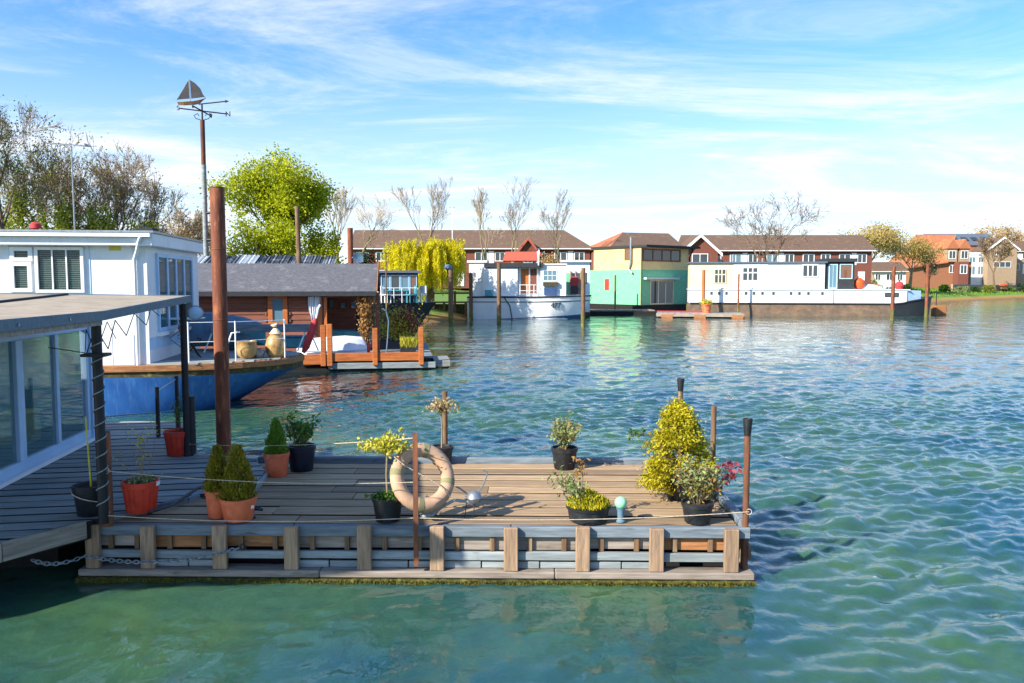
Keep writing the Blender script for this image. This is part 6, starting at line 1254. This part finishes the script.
# wire garden bird ornament
q = G(472, 522, ZD); t = thing('wire_bird_ornament', 'wire bird ornament with round body on thin legs beside the lifebuoy', 'ornament', (q.x, q.y+.12, ZD)); s = q.y/F
MB().lathe([(.015, -.075), (.06, -.055), (.088, 0), (.065, .05), (.02, .075)], 14, (.02, 0, .24)).build('body', m_steel, t, smooth=True); MB().path([(.05, 0, .28), (.12, 0, .38), (.155, 0, .47), (.16, 0, .52), (.12, 0, .545)], .008, 6).build('neck', m_steel, t); MB().path([(-.06, .0, .28), (-.13, .0, .335), (-.18, 0, .36)], .01, 5).build('tail', m_steel, t)
for x in (-.09, -.0): MB().tube((x, 0, 0), (x+.03, 0, .2), .005, n=5).build('leg', m_iron, t)
q = G(432, 522, ZD); t = thing('curved_hose', 'short pale curved hose end lying between lifebuoy and wire bird', 'hose', (q.x, q.y+.1, ZD)); MB().path([(-.12, .0, .03), (.0, 0, .05), (.1, 0, .14), (.24, .02, .21), (.38, .03, .19)], .018, 8).build('tube', m_pale, t, smooth=True); MB().tube((.38, .03, .19), (.44, .03, .17), .024, n=8).build('nozzle', m_steel, t)
q = G(422, 521, ZD); t = thing('wire_basket', 'small tangled wire basket at the foot of the iron post', 'basket', (q.x+.03, q.y+.1, ZD)); mb = MB()
for k in range(5): mb.path([((.06+.018*k)*math.cos(a), (.06+.018*k)*math.sin(a), .03+.045*k) for a in [i*math.pi/8 for i in range(16)]], .0035, 4, closed=True)
for k in range(8): a = k*math.pi/4; mb.path([(.05*math.cos(a), .05*math.sin(a), 0), (.14*math.cos(a), .14*math.sin(a), .23)], .0035, 4)
mb.build('cage', m_pale, t); MB().lathe([(.05, 0), (.055, .02), (.01, .03)], 12).build('base', m_steel, t)
q = G(250, 519, ZD); t = thing('mooring_cleat', 'dark blue mooring cleat beside the pair of conifers', 'cleat', (q.x, q.y+.04, ZD)); MB().lathe([(.05, 0), (.05, .02), (.03, .04), (.03, .09)], 12).build('base', m_navy, t, smooth=True); MB().path([(-.13, 0, .09), (-.06, 0, .11), (.06, 0, .11), (.13, 0, .09)], [.015, .028, .028, .015], 8).build('horn', m_navy, t, smooth=True)
# ropes and chain
def rope(label, pts, r=.008, sag=.1, name='rope', mat=m_rope):
    o = Vector(pts[0]); t = thing(name, label, 'rope', tuple(o)); P_ = []
    for a, b_ in zip(pts[:-1], pts[1:]):
        a, b_ = Vector(a), Vector(b_)
        for k in range(12): f = k/12; p = a.lerp(b_, f); p.z -= sag*4*f*(1-f); P_.append(p-o)
    P_.append(Vector(pts[-1])-o); MB().path(P_, r, 6).build('line', mat, t, smooth=True); MB().path([P_[-1]+Vector((.03*math.cos(a), 0, .03*math.sin(a))) for a in [k*math.pi/5 for k in range(10)]], r, 5, closed=True).build('knot', mat, t)
pI = FD.wld(uI, -.1, 0); zr_ = lambda y, Y_: P(415, y, Y_).z
pz = FC.wld(p2.x, p2.y, 0); rope('thin white line strung from the iron post to the far roof pole', [(pI.x, pI.y, zr_(438, pI.y)), (pz.x, pz.y, P(188, 444, pz.y).z)], .0042, .05)
w1 = FC.wld(p1.x, p1.y, 0); c_ = FD.wld(WD-.02, .06); rope('low white line along the front edge of the dock', [(w1.x+.05, w1.y, ZD+.14), (pI.x, pI.y-.02, ZD+.12), (c_.x, c_.y-.03, ZD+.16)], .0042, .05)
rope('middle white line from the iron post to the near roof pole', [(pI.x, pI.y-.01, ZD+.50), (w1.x+.05, w1.y, ZD+.62)], .004, .06)
a = P(32, 560, 7.9); b_ = P(85, 556, 8.3); c = P(243, 547, 8.34); o = Vector(a); t = thing('mooring_chain', 'galvanised mooring chain drooping across the left front of the dock', 'chain', tuple(a)); mb = MB()
path_ = []
for p, q_, sg in ((a, b_, .04), (b_, c, .09)):
    n_ = int((q_-p).length/.045)
    for k in range(n_): f = k/n_; x = p.lerp(q_, f); x.z -= sg*4*f*(1-f); x.y -= .06*math.sin(math.pi*min(1, f*1.0)); path_.append(x-o)
for k in range(len(path_)-1):
    p, q_ = path_[k], path_[k+1]; d = (q_-p).normalized(); n1 = Vector((0, 0, 1)) if k % 2 else Vector((0, 1, 0)); n1 = (n1-d*n1.dot(d)).normalized(); m = (p+q_)/2
    mb.path([m+d*.032*math.cos(w)+n1*.019*math.sin(w) for w in [i*math.pi/5 for i in range(10)]], .0065, 5, closed=True)
mb.build('links', m_chain, t); MB().path([Vector(c)-o+Vector((.03*math.cos(w), .0, .03*math.sin(w))) for w in [i*math.pi/5 for i in range(10)]], .009, 6, closed=True).build('shackle', m_iron, t)
# black cable across the platform
pts = [G(px, py, ZP+.012) for px, py in ((150, 512), (172, 505), (196, 489), (222, 480), (240, 466))]; o = pts[0]; t = thing('black_cable', 'black cable snaking over the platform behind the conifers', 'cable', tuple(o)); MB().path([p-o for p in pts], .018, 8).build('cable', m_black, t, smooth=True); MB().lathe([(.02, -.02), (.03, 0), (.02, .02)], 8).build('plug', m_black, t)
